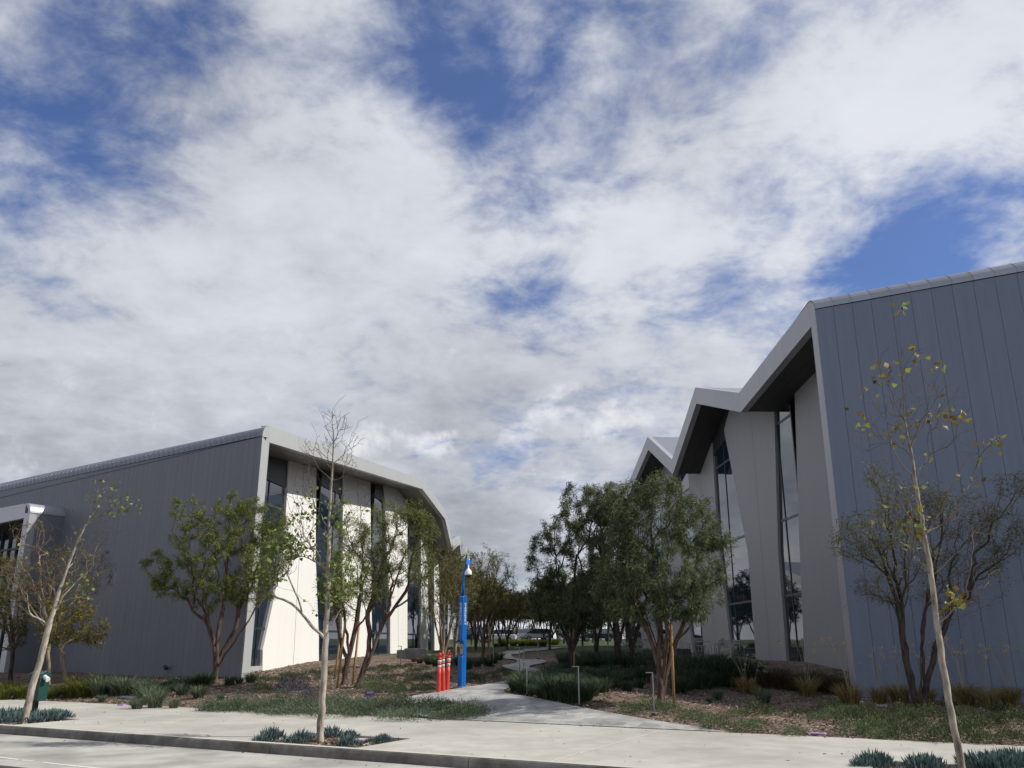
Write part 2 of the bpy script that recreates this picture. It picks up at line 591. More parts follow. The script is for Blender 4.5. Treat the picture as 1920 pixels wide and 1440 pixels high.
def stone_mat():
    """irregular stone flags with pale joints"""
    m, N, L, B = mat('flagstone')
    tc = N.new('ShaderNodeTexCoord')
    mp = N.new('ShaderNodeMapping')
    mp.inputs['Scale'].default_value = (2.3, 2.3, 0.01)
    L.new(tc.outputs['Object'], mp.inputs[0])
    v = N.new('ShaderNodeTexVoronoi')
    v.inputs['Scale'].default_value = 1.0
    L.new(mp.outputs[0], v.inputs['Vector'])
    v2 = N.new('ShaderNodeTexVoronoi')
    v2.feature = 'DISTANCE_TO_EDGE'
    v2.inputs['Scale'].default_value = 1.0
    L.new(mp.outputs[0], v2.inputs['Vector'])
    sp = N.new('ShaderNodeSeparateColor')
    L.new(v.outputs['Color'], sp.inputs[0])
    r = ramp_node(N, [(0, (0.27, 0.268, 0.255)), (0.5, (0.345, 0.34, 0.32)), (1, (0.45, 0.44, 0.405))])
    L.new(sp.outputs[0], r.inputs[0])
    n = N.new('ShaderNodeTexNoise')
    n.inputs['Scale'].default_value = 5
    n.inputs['Detail'].default_value = 7
    L.new(tc.outputs['Object'], n.inputs['Vector'])
    r2 = ramp_node(N, [(0.3, (0.75, 0.75, 0.75)), (0.7, (1.1, 1.1, 1.08))])
    L.new(n.outputs['Fac'], r2.inputs[0])
    mx = N.new('ShaderNodeMix')
    mx.data_type = 'RGBA'
    mx.blend_type = 'MULTIPLY'
    mx.inputs[0].default_value = 1
    L.new(r.outputs[0], mx.inputs[6])
    L.new(r2.outputs[0], mx.inputs[7])
    j = ramp_node(N, [(0.004, (0.55, 0.55, 0.55)), (0.02, (0, 0, 0))])
    L.new(v2.outputs['Distance'], j.inputs[0])
    mx2 = N.new('ShaderNodeMix')
    mx2.data_type = 'RGBA'
    L.new(j.outputs[0], mx2.inputs[0])
    L.new(mx.outputs[2], mx2.inputs[6])
    mx2.inputs[7].default_value = (0.16, 0.155, 0.14, 1)
    L.new(mx2.outputs[2], B.inputs['Base Color'])
    B.inputs['Roughness'].default_value = 0.85
    bp = N.new('ShaderNodeBump')
    bp.inputs['Strength'].default_value = 0.4
    bp.inputs['Distance'].default_value = 0.01
    L.new(v2.outputs['Distance'], bp.inputs['Height'])
    L.new(bp.outputs[0], B.inputs['Normal'])
    return m


M_STONE = stone_mat()


# ------------------------------------------------------------------ mesh builder
class MB:
    def __init__(self):
        self.v, self.f, self.t, self.s = [], [], [], []

    def face(self, pts, tint=0.5, smooth=False):
        b = len(self.v)
        self.v += [tuple(p) for p in pts]
        self.f.append(tuple(range(b, b + len(pts))))
        self.t.append(tint)
        self.s.append(smooth)

    def box(self, c, dx, dy, dz, ax=None, ay=None, az=None, tint=0.5):
        c = Vector(c)
        ax = Vector(ax or (1, 0, 0)).normalized()
        ay = Vector(ay or (0, 1, 0)).normalized()
        az = Vector(az or (0, 0, 1)).normalized()
        P = [c + ax * (sx * dx / 2) + ay * (sy * dy / 2) + az * (sz * dz / 2) for sz in (-1, 1) for sy in (-1, 1) for sx in (-1, 1)]
        b = len(self.v)
        self.v += [tuple(p) for p in P]
        for q in ((0, 2, 3, 1), (4, 5, 7, 6), (0, 1, 5, 4), (2, 6, 7, 3), (0, 4, 6, 2), (1, 3, 7, 5)):
            self.f.append(tuple(b + i for i in q))
            self.t.append(tint)
            self.s.append(False)

    def prism(self, poly, vec, tint=0.5):
        """poly: 3-D points of a planar outline; extruded by vec"""
        n = len(poly)
        vec = Vector(vec)
        b = len(self.v)
        self.v += [tuple(p) for p in poly] + [tuple(Vector(p) + vec) for p in poly]
        fs = [tuple(range(b, b + n)), tuple(range(b + 2 * n - 1, b + n - 1, -1))]
        for i in range(n):
            j = (i + 1) % n
            fs.append((b + i, b + n + i, b + n + j, b + j))
        self.f += fs
        self.t += [tint] * len(fs)
        self.s += [False] * len(fs)

    def tube(self, pts, rad, sides=8, caps=True, tint=0.5):
        pts = [Vector(p) for p in pts]
        if not hasattr(rad, '__len__'):
            rad = [rad] * len(pts)
        b = len(self.v)
        t0 = (pts[1] - pts[0]).normalized()
        a = t0.orthogonal().normalized()
        for i, p in enumerate(pts):
            t = (pts[min(i + 1, len(pts) - 1)] - pts[max(i - 1, 0)]).normalized()
            a = (a - t * a.dot(t)).normalized()
            c = t.cross(a)
            for k in range(sides):
                th = 2 * math.pi * k / sides
                self.v.append(tuple(p + (a * math.cos(th) + c * math.sin(th)) * rad[i]))
        for i in range(len(pts) - 1):
            for k in range(sides):
                k2 = (k + 1) % sides
                self.f.append((b + i * sides + k, b + i * sides + k2, b + (i + 1) * sides + k2, b + (i + 1) * sides + k))
                self.t.append(tint)
                self.s.append(True)
        if caps:
            self.f.append(tuple(b + k for k in range(sides - 1, -1, -1)))
            self.f.append(tuple(b + (len(pts) - 1) * sides + k for k in range(sides)))
            self.t += [tint] * 2
            self.s += [False] * 2

    def lathe(self, base, prof, sides=14, tint=0.5):
        self.tube([Vector(base) + Vector((0, 0, z)) for r, z in prof], [r for r, z in prof], sides, True, tint)

    def build(self, name, m, parent=None, origin=None, bevel=0.0):
        me = bpy.data.meshes.new(name)
        if origin is not None:
            o = Vector(origin)
            V = [(x - o.x, y - o.y, z - o.z) for x, y, z in self.v]
        else:
            V = self.v
        me.from_pydata(V, [], self.f)
        a = me.attributes.new('tint', 'FLOAT', 'FACE')
        a.data.foreach_set('value', np.array(self.t, dtype=np.float32))
        me.polygons.foreach_set('use_smooth', np.array(self.s, dtype=bool))
        me.materials.append(m)
        me.update()
        ob = bpy.data.objects.new(name, me)
        link(ob, parent)
        if origin is not None and parent is None:
            ob.location = origin
        if bevel:
            bv = ob.modifiers.new('bevel', 'BEVEL')
            bv.width = bevel
            bv.segments = 2
            bv.limit_method = 'ANGLE'
            bv.angle_limit = R(40)
        return ob


def quad_mesh(name, V, tint, m, parent=None):
    """V: (n,4,3) array of separate little quads"""
    n = len(V)
    me = bpy.data.meshes.new(name)
    me.vertices.add(n * 4)
    me.vertices.foreach_set('co', V.reshape(-1).astype(np.float32))
    me.loops.add(n * 4)
    me.loops.foreach_set('vertex_index', np.arange(n * 4, dtype=np.int32))
    me.polygons.add(n)
    me.polygons.foreach_set('loop_start', np.arange(0, n * 4, 4, dtype=np.int32))
    a = me.attributes.new('tint', 'FLOAT', 'FACE')
    a.data.foreach_set('value', tint.astype(np.float32))
    me.materials.append(m)
    me.update(calc_edges=True)
    ob = bpy.data.objects.new(name, me)
    link(ob, parent)
    return ob


def unit(a):
    return a / np.maximum(np.linalg.norm(a, axis=-1, keepdims=True), 1e-9)


def leaf_quads(P, D, length, width, rng, fold=0.0):
    """rhombic leaves at P pointing along D"""
    n = len(P)
    D = unit(D)
    rnd = unit(rng.normal(size=(n, 3)))
    S = unit(np.cross(D, rnd))
    L = np.asarray(length).reshape(-1, 1) * np.ones((n, 1))
    W = np.asarray(width).reshape(-1, 1) * np.ones((n, 1))
    U = np.cross(S, D)
    mid = P + D * L * 0.45 + U * W * fold
    return np.stack([P, mid + S * W * 0.5, P + D * L, mid - S * W * 0.5], axis=1)


# ================================================================== trees
class Skel:
    def __init__(self, seed):
        self.p, self.par = [], []
        self.rng = np.random.default_rng(seed)

    def add(self, pos, par):
        self.p.append(np.array(pos, float))
        self.par.append(par)
        return len(self.p) - 1

    def path(self, pts, par, seg=0.25, jit=0.012, rad=None):
        """adds a smooth polyline through pts starting at node par; returns last node"""
        pts = [np.array(q, float) for q in pts]
        if par >= 0:
            pts = [self.p[par]] + pts
        else:
            par = self.add(pts[0], -1)
        # catmull-rom resample
        ext = [2 * pts[0] - pts[1]] + pts + [2 * pts[-1] - pts[-2]]
        last = par
        for i in range(1, len(ext) - 2):
            p0, p1, p2, p3 = ext[i - 1:i + 3]
            n = max(1, int(np.linalg.norm(p2 - p1) / seg))
            for k in range(1, n + 1):
                t = k / n
                q = 0.5 * ((2 * p1) + (-p0 + p2) * t + (2 * p0 - 5 * p1 + 4 * p2 - p3) * t * t + (-p0 + 3 * p1 - 3 * p2 + p3) * t ** 3)
                q = q + self.rng.normal(size=3) * jit
                last = self.add(q, last)
        return last

    def node_near(self, pos):
        P = np.array(self.p)
        return int(np.argmin(np.linalg.norm(P - np.array(pos), axis=1)))

    def grow(self, targets, zmin, kang=0.6, seg=0.16, jit=0.02, lift=0.25, alpha=0.55):
        base = self.p[0]
        plen = [0.0] * len(self.p)
        for i in range(1, len(self.p)):
            plen[i] = plen[self.par[i]] + float(np.linalg.norm(self.p[i] - self.p[self.par[i]]))
        T = targets[np.argsort(np.linalg.norm(targets - base, axis=1))]
        for t in T:
            P = np.array(self.p)
            par = np.array(self.par)
            d = P - P[np.maximum(par, 0)]
            d = unit(d)
            v = t - P
            dist = np.linalg.norm(v, axis=1)
            cosang = (v * d).sum(1) / np.maximum(dist, 1e-6)
            cost = dist * (1 + kang * (1 - cosang))
            cost = cost + alpha * (np.array(plen) + dist - np.linalg.norm(t - base))
            cost[P[:, 2] < zmin] = 1e9
            cost[P[:, 2] > t[2] + 0.35] += 1.0
            i = int(np.argmin(cost))
            if cost[i] > 1e8:
                continue
            a = P[i]
            L = dist[i]
            if L < 0.04:
                continue
            ctrl = a + d[i] * 0.35 * L + np.array([0, 0, lift * 0.15 * L])
            n = max(2, int(L / seg))
            last = i
            for k in range(1, n + 1):
                s = k / n
                q = (1 - s) ** 2 * a + 2 * s * (1 - s) * ctrl + s * s * t
                if k < n:
                    q = q + self.rng.normal(size=3) * jit
                last = self.add(q, last)
                plen.append(plen[self.par[last]] + float(np.linalg.norm(self.p[last] - self.p[self.par[last]])))

    def finish(self, rtip, power, rmax=None, taper=0.0):
        n = len(self.p)
        P = np.array(self.p)
        par = np.array(self.par)
        acc = np.zeros(n)
        kids = [[] for _ in range(n)]
        for i in range(n - 1, 0, -1):
            if par[i] >= 0:
                kids[par[i]].append(i)
        for i in range(n - 1, -1, -1):
            if not kids[i]:
                acc[i] = rtip ** power
            if par[i] >= 0:
                acc[par[i]] += acc[i]
        if rmax:
            ntip = acc / rtip ** power
            power = math.log(max(ntip[0], 2)) / math.log(rmax / rtip)
            r = rtip * ntip ** (1 / power)
        else:
            r = acc ** (1 / power)
        if taper:
            hz = np.clip(P[:, 2] / P[:, 2].max(), 0, 1)
            r = np.maximum(rtip, r * (1 - taper * hz))
        self.P, self.r, self.kids = P, r, kids
        return P, r

    def mesh(self, name, m, parent, flare=1.25, thin=3):
        P, r, kids = self.P, self.r, self.kids
        verts, faces, girth = [], [], []
        nv = 0
        roots = [i for i, q in enumerate(self.par) if q < 0]
        stack = [(i, None) for i in roots]
        while stack:
            start, pre = stack.pop()
            chain = [start]
            cur = start
            while kids[cur]:
                ks = sorted(kids[cur], key=lambda k: -r[k])
                for k in ks[1:]:
                    stack.append((k, cur))
                cur = ks[0]
                chain.append(cur)
            idx = ([pre] if pre is not None else []) + chain
            if len(idx) < 2:
                continue
            pts = P[idx]
            rad = r[idx].copy()
            if pre is not None:
                rad[0] = min(rad[0], rad[1] * 1.15)
            else:
                h = pts[:, 2] - pts[0, 2]
                rad = rad * (1 + (flare - 1) * np.exp(-h / 0.12))
            sides = 8 if rad[0] > 0.03 else (5 if rad[0] > 0.012 else thin)
            m_ = len(pts)
            tan = np.gradient(pts, axis=0)
            tan = unit(tan)
            a = np.cross(tan[0], [0.31, 0.77, 0.55])
            ths = np.arange(sides) * 2 * np.pi / sides
            cs, sn = np.cos(ths)[:, None], np.sin(ths)[:, None]
            ring = np.zeros((m_, sides, 3))
            for i in range(m_):
                a = a - tan[i] * a.dot(tan[i])
                a = a / max(np.linalg.norm(a), 1e-9)
                b = np.cross(tan[i], a)
                ring[i] = pts[i] + (cs * a + sn * b) * rad[i]
            verts.append(ring.reshape(-1, 3))
            i0 = np.arange(m_ - 1)[:, None] * sides
            k0 = np.arange(sides)[None, :]
            k1 = (k0 + 1) % sides
            q = np.stack([i0 + k0, i0 + k1, i0 + sides + k1, i0 + sides + k0], axis=-1).reshape(-1, 4) + nv
            faces.append(q)
            girth.append(np.repeat(rad[:-1], sides))
            nv += m_ * sides
        V = np.concatenate(verts)
        F = np.concatenate(faces)
        me = bpy.data.meshes.new(name)
        me.vertices.add(len(V))
        me.vertices.foreach_set('co', V.reshape(-1).astype(np.float32))
        me.loops.add(len(F) * 4)
        me.loops.foreach_set('vertex_index', F.reshape(-1).astype(np.int32))
        me.polygons.add(len(F))
        me.polygons.foreach_set('loop_start', np.arange(0, len(F) * 4, 4, dtype=np.int32))
        me.polygons.foreach_set('use_smooth', np.ones(len(F), dtype=bool))
        ga = me.attributes.new('girth', 'FLOAT', 'FACE')
        ga.data.foreach_set('value', np.clip(np.concatenate(girth) / 0.05, 0, 1).astype(np.float32))
        me.materials.append(m)
        me.update(calc_edges=True)
        ob = bpy.data.objects.new(name, me)
        link(ob, parent)
        return ob

    def leaves(self, n, rcut, spread, droop, out, length, width, rng, near_tip=True, bias=None):
        P, r = self.P, self.r
        par = np.array(self.par)
        cand = np.where((r < rcut) & (par >= 0))[0]
        if bias is not None:
            w = bias(P[cand])
            pick = rng.choice(cand, n, p=w / w.sum())
        else:
            pick = rng.choice(cand, n)
        d = P[pick] - P[par[pick]]
        t = rng.random((n, 1))
        pos = P[pick] - d * t + rng.normal(size=(n, 3)) * spread
        dirs = unit(d) * out + rng.normal(size=(n, 3)) * 0.55 + np.array([0, 0, -droop])
        L = length * (0.6 + 0.8 * rng.random(n))
        W = width * (0.7 + 0.6 * rng.random(n))
        return pos, dirs, L, W


def ell(rng, c, rad, n, shell=0.45):
    d = unit(rng.normal(size=(n, 3)))
    k = (shell + (1 - shell) * rng.random((n, 1)) ** 0.6)
    return np.array(c) + d * k * np.array(rad)


def bark(name, a, b, scale=9, twig=None):
    return noise_mat(name, [(0.36, a), (0.60, b)], scale, rough=0.9, stretch=(1, 1, 0.35), bump=0.5, bscale=22, spec=0.2, twig=twig)


M_BARK_PALE = bark('pale_grey_bark', (0.20, 0.165, 0.13), (0.47, 0.42, 0.345), twig=(0.12, 0.095, 0.07))
M_BARK_RED = bark('reddish_bark', (0.05, 0.034, 0.028), (0.135, 0.092, 0.072), twig=(0.06, 0.045, 0.032))
M_BARK_DARK = bark('dark_bark', (0.03, 0.024, 0.022), (0.085, 0.066, 0.058))
M_BARK_TWIGGY = bark('dark_bark_pale_twigs', (0.03, 0.024, 0.022), (0.085, 0.066, 0.058), twig=(0.15, 0.125, 0.09))
M_BARK_TAN = bark('tan_bark', (0.14, 0.10, 0.065), (0.30, 0.23, 0.155))
M_LEAF_MESQ = leaf_mat('willowy_leaf', [(0, (0.07, 0.095, 0.026)), (0.6, (0.165, 0.19, 0.05)), (1, (0.32, 0.32, 0.09))], trans=0.45)
M_LEAF_GREY = leaf_mat('grey_green_leaf', [(0, (0.03, 0.048, 0.025)), (0.6, (0.11, 0.145, 0.068)), (1, (0.28, 0.305, 0.135))], trans=0.45)
M_LEAF_OLIVE = leaf_mat('olive_leaf', [(0, (0.065, 0.07, 0.022)), (0.6, (0.145, 0.14, 0.045)), (1, (0.27, 0.24, 0.09))])
M_LEAF_YEL = leaf_mat('yellowing_leaf', [(0, (0.10, 0.085, 0.02)), (0.6, (0.19, 0.16, 0.03)), (1, (0.30, 0.26, 0.06))])
M_LEAF_SYC = leaf_mat('fresh_green_leaf', [(0, (0.10, 0.15, 0.03)), (0.6, (0.20, 0.26, 0.06)), (1, (0.34, 0.36, 0.13))])
M_LEAF_AUT = leaf_mat('autumn_leaf', [(0, (0.11, 0.06, 0.025)), (0.4, (0.22, 0.15, 0.04)), (0.72, (0.33, 0.30, 0.06)), (1, (0.28, 0.34, 0.07))])
M_LEAF_BRN = leaf_mat('dry_brown_leaf', [(0, (0.075, 0.055, 0.028)), (0.6, (0.15, 0.115, 0.055)), (1, (0.22, 0.18, 0.09))])


def vase_tree(name, base, stems, blobs, seed, label, cat, group, m_bark, m_leaf, ntips, nleaf, zmin, rbase, rtip=0.0035,
              leaf=(0.15, 0.022), droop=0.7, out=0.7, spread=0.05, rcut=0.012, twist=0.02, kang=0.6, flare=1.25, lift=0.25, tint_pow=1.0, alpha=0.55):
    """multi-stemmed tree: base point, stems as lists of points and crown ellipsoids (all in world metres)"""
    b = Vector(base)
    root = empty(name, b)
    tag(root, label, cat, group)
    sk = Skel(seed)
    o = np.array(b)
    base0 = np.array([0, 0, -0.12])
    i0 = sk.add(base0, -1)
    for s in stems:
        sk.path([np.array(q) - o for q in s], i0, seg=0.2, jit=twist * 0.7)
    T = []
    tot = sum(w for _, _, w in blobs)
    for c, rad, w in blobs:
        T.append(ell(sk.rng, np.array(c) - o, rad, max(3, int(ntips * w / tot))))
    T = np.concatenate(T)
    T = T[T[:, 2] > zmin * 0.9]
    sk.grow(T, zmin, kang=kang, jit=twist, lift=lift, alpha=alpha)
    sk.finish(rtip, 2.35, rbase)
    sk.mesh('trunk', m_bark, root, flare=flare)
    if nleaf:
        rng = sk.rng
        pos, dirs, L, W = sk.leaves(nleaf, rcut, spread, droop, out, leaf[0], leaf[1], rng)
        V = leaf_quads(pos, dirs, L, W, rng, fold=0.15)
        quad_mesh('crown', V, rng.random(len(V)) ** tint_pow, m_leaf, root)
    return root


def P3(px, py, Y, dy=0.0):
    p = at(px, py, Y + dy)
    return np.array(p)


def px2m(Y):
    return (Y * math.cos(PITCH) + 0.5) / FPX


def blob_px(x, y, rx, ry, Y, dy=0.0, rd=None, w=None):
    k = px2m(Y + dy)
    rxm, rym = rx * k, ry * k
    return (P3(x, y, Y, dy), (rxm, rd if rd else (rxm + rym) * 0.5, rym), w if w else rxm * rym)


# ================================================================== setting: ground, street, pavement
def build_setting():
    # one wide sheet to the horizon, below everything
    g = MB()
    g.face([(-2500, -2500, -0.4), (2500, -2500, -0.4), (2500, 2500, -0.4), (-2500, 2500, -0.4)])
    tag(g.build('ground', M_ASPH), kind='structure')
    # planted bank
    us = np.concatenate([np.linspace(-160, -40, 14)[:-1], np.arange(-40, 22, 0.4), np.linspace(22, 130, 14)])
    vs = np.concatenate([np.arange(V_REAR, 40, 0.4), np.linspace(40, 90, 60)[1:], np.linspace(90, 420, 14)[1:]])
    U, Vv = np.meshgrid(us, vs)
    X = 0.8878 * U + 0.4602 * Vv
    Y = -0.4602 * U + 0.8878 * Vv
    Z = H(X, Y)
    rough = RNG.normal(size=Z.shape) * 0.012
    Z = Z + np.where((Vv > V_REAR + 0.3), rough, 0) - 0.015
    nr, nc = Z.shape
    verts = np.stack([X, Y, Z], -1).reshape(-1, 3)
    idx = np.arange(nr * nc).reshape(nr, nc)
    F = np.stack([idx[:-1, :-1], idx[:-1, 1:], idx[1:, 1:], idx[1:, :-1]], -1).reshape(-1, 4)
    me = bpy.data.meshes.new('planted_ground')
    me.from_pydata(verts.tolist(), [], F.tolist())
    me.polygons.foreach_set('use_smooth', np.ones(len(F), dtype=bool))
    me.materials.append(M_MULCH)
    tag(link(bpy.data.objects.new('planted_ground', me)), kind='structure')

    # pavement with openings for the tree wells, slab by slab
    s = MB()
    wells = WELLS
    ub = sorted({-60.0, 40.0} | {w[0] for w in wells} | {w[1] for w in wells})
    vb = sorted({V_CURB + 0.16, V_REAR} | {w[2] for w in wells} | {w[3] for w in wells})
    for i in range(len(ub) - 1):
        for j in range(len(vb) - 1):
            u0, u1, v0, v1 = ub[i], ub[i + 1], vb[j], vb[j + 1]
            if any(w[0] < (u0 + u1) / 2 < w[1] and w[2] < (v0 + v1) / 2 < w[3] for w in wells):
                continue
            k = max(1, int((u1 - u0) / 2.4))
            for q in range(k):
                a, b = u0 + (u1 - u0) * q / k, u0 + (u1 - u0) * (q + 1) / k
                s.face([uv(a, v0), uv(b, v0), uv(b, v1), uv(a, v1)])
    # inner faces of the wells and the thickness along the rear edge
    for (u0, u1, v0, v1) in wells:
        for a, b in (((u0, v0), (u1, v0)), ((u1, v0), (u1, v1)), ((u1, v1), (u0, v1)), ((u0, v1), (u0, v0))):
            s.face([uv(*a), uv(*b), uv(*b, -0.2), uv(*a, -0.2)])
    s.face([uv(-60, V_REAR), uv(40, V_REAR), uv(40, V_REAR, -0.2), uv(-60, V_REAR, -0.2)])
    tag(s.build('sidewalk', M_CONC), kind='structure')
    # saw-cut joints
    jn = MB()
    uj = grd(1210, 1378).dot(T_)
    for u in (uj - 37.5, uj - 30, uj - 22.5, uj - 15, uj - 7.5, uj, uj + 7.5, uj + 15):
        if any(w[0] < u < w[1] for w in wells):
            continue
        jn.face([uv(u - 0.012, V_CURB + 0.16, 0.004), uv(u + 0.012, V_CURB + 0.16, 0.004), uv(u + 0.012, V_REAR, 0.004), uv(u - 0.012, V_REAR, 0.004)])
    tag(jn.build('sidewalk_joint', flat('joint_pale', (0.66, 0.64, 0.57), 0.9)), kind='structure')
    # soil in the wells
    for (u0, u1, v0, v1) in wells:
        w = MB()
        n, m_ = 14, 8
        for i in range(n):
            for j in range(m_):
                q = []
                for a, b in ((i, j), (i + 1, j), (i + 1, j + 1), (i, j + 1)):
                    uu, vv = u0 + (u1 - u0) * a / n, v0 + (v1 - v0) * b / m_
                    zz = -0.07 + 0.03 * math.sin(uu * 3.1) * math.sin(vv * 2.7)
                    q.append(uv(uu, vv, zz))
                w.face(q)
        tag(w.build('soil', M_MULCH), kind='structure')
    # kerb
    c = MB()
    for k in range(26):
        a, b = -60 + k * 3.8, -60 + (k + 1) * 3.8 - 0.012
        prof = [(V_CURB + 0.16, -0.3), (V_CURB + 0.16, 0.0), (V_CURB + 0.02, 0.0), (V_CURB + 0.0, -0.012), (V_CURB - 0.02, -0.05), (V_CURB - 0.04, -0.3)]
        c.prism([uv(a, v, z) for v, z in prof], T_ * (b - a))
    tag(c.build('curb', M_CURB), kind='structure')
    ct = MB()
    ct.face([uv(-60, V_CURB + 0.018, 0.004), uv(40, V_CURB + 0.018, 0.004), uv(40, V_CURB + 0.165, 0.004), uv(-60, V_CURB + 0.165, 0.004)])
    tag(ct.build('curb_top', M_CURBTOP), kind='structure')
    # street: concrete lane beside the kerb, then asphalt
    r = MB()
    r.face([uv(-200, V_LANE, -0.152), uv(200, V_LANE, -0.152), uv(200, V_CURB + 0.05, -0.152), uv(-200, V_CURB + 0.05, -0.152)])
    r.face([uv(-200, V_LANE, -0.152), uv(-200, V_LANE, -0.25), uv(200, V_LANE, -0.25), uv(200, V_LANE, -0.152)])
    tag(r.build('street_lane', M_GUTTER), kind='structure')
    r = MB()
    r.face([uv(-200, -20, -0.165), uv(200, -20, -0.165), uv(200, V_LANE, -0.165), uv(-200, V_LANE, -0.165)])
    tag(r.build('road', M_ASPH), kind='structure')
    ln = MB()
    for (a, b) in (((-25, 1418)), ((0, 0)),):
        pass
    for x0, y0, x1, y1 in ((-60, 1412, 35, 1424), (40, 1425, 62, 1426.5), (81, 1429.5, 190, 1441)):
        A, B = grd(x0, y0, -0.148), grd(x1, y1, -0.148)
        ua, ub_ = A.dot(T_), B.dot(T_)
        va, vb_ = A.dot(N_), B.dot(N_)
        ln.face([uv(ua, va - 0.03, -0.148), uv(ub_, vb_ - 0.03, -0.148), uv(ub_, vb_ + 0.03, -0.148), uv(ua, va + 0.03, -0.148)])
    tag(ln.build('road_marking', M_LINE), kind='structure')
    # stone path winding between the buildings
    pairs = [((760, 1356.5), (1352, 1382)), ((758, 1338), (1185, 1347)), ((762, 1313), (1075, 1326)), ((815, 1301), (1000, 1311)), ((868, 1291), (947, 1301)),
             ((918, 1284.5), (957, 1291)), ((962, 1275.5), (985, 1281)), ((985, 1268), (1035, 1270)), ((968, 1259), (1043, 1259)), ((942, 1250), (992, 1252)), ((970, 1241), (1024, 1240.5)),
             ((941, 1233), (959, 1231)), ((936, 1225.5), (984, 1223.5)), ((985, 1218.5), (1040, 1217.5)), ((1040, 1214), (1075, 1213))]
    L_, R_ = [], []
    for k, (a, b) in enumerate(pairs):
        pa, pb = ter(*a), ter(*b)
        if k == 0:
            pa = uv(pa.dot(T_), V_REAR)
            pb = uv(pb.dot(T_), V_REAR)
        L_.append(pa)
        R_.append(pb)

    def cr(P, t):
        i = min(int(t), len(P) - 2)
        f = t - i
        p1, p2 = P[i], P[i + 1]
        p0 = P[i - 1] if i > 0 else p1 * 2 - p2
        p3 = P[i + 2] if i + 2 < len(P) else p2 * 2 - p1
        return 0.5 * ((p1 * 2) + (p2 - p0) * f + (p0 * 2 - p1 * 5 + p2 * 4 - p3) * f * f + (p1 * 3 - p0 - p2 * 3 + p3) * f ** 3)
    pm = MB()
    na = 12
    rows = []
    nn = (len(pairs) - 1) * 10
    for k in range(nn + 1):
        t = k / 10
        a, b = cr(L_, t), cr(R_, t)
        row = []
        for j in range(na + 1):
            p = a.lerp(b, j / na)
            row.append(Vector((p.x, p.y, float(H(p.x, p.y)) + (0.035 if k > 2 else 0.012))))
        rows.append(row)
    for k in range(nn):
        for j in range(na):
            pm.face([rows[k][j], rows[k][j + 1], rows[k + 1][j + 1], rows[k + 1][j]], smooth=True)
    tag(pm.build('path', M_STONE), kind='structure')
    global PATH_POLY
    PATH_POLY = [(p.x, p.y) for p in [r[0] for r in rows]] + [(p.x, p.y) for p in reversed([r[-1] for r in rows])]


def well(uc, ln, v0=V_CURB + 0.2, v1=V_CURB + 1.75):
    return (uc - ln / 2, uc + ln / 2, v0, v1)


WELLS = [well(-19.2, 3.0), well(-10.2, 2.4), well(0.4, 3.7, V_CURB + 0.2, V_CURB + 2.4)]


def in_poly(x, y, poly):
    ins = False
    j = len(poly) - 1
    for i in range(len(poly)):
        xi, yi = poly[i]
        xj, yj = poly[j]
        if (yi > y) != (yj > y) and x < (xj - xi) * (y - yi) / (yj - yi + 1e-12) + xi:
            ins = not ins
        j = i
    return ins


build_setting()


# ================================================================== buildings
class Facade:
    def __init__(self, P0, d, inward):
        self.P0 = Vector((P0[0], P0[1], 0))
        self.d = Vector((d[0], d[1], 0)).normalized()
        self.n = Vector((inward[0], inward[1], 0)).normalized()      # into the building

    def pt(self, s, z, depth=0.0):
        p = self.P0 + self.d * s + self.n * depth
        return Vector((p.x, p.y, z))

    def px(self, x, y, depth=0.0):
        """(s, z) of the point of the plane at this depth seen at pixel x, y"""
        r = ray(x, y)
        o = self.P0 + self.n * depth
        k = (o - Vector((0, 0, 0))).dot(self.n) / r.dot(self.n)
        p = Vector((0, 0, EYE)) + r * k
        return ((p - o).dot(self.d), p.z)


def prof_z(prof, s):
    return float(np.interp(s, [p[0] for p in prof], [p[1] for p in prof]))


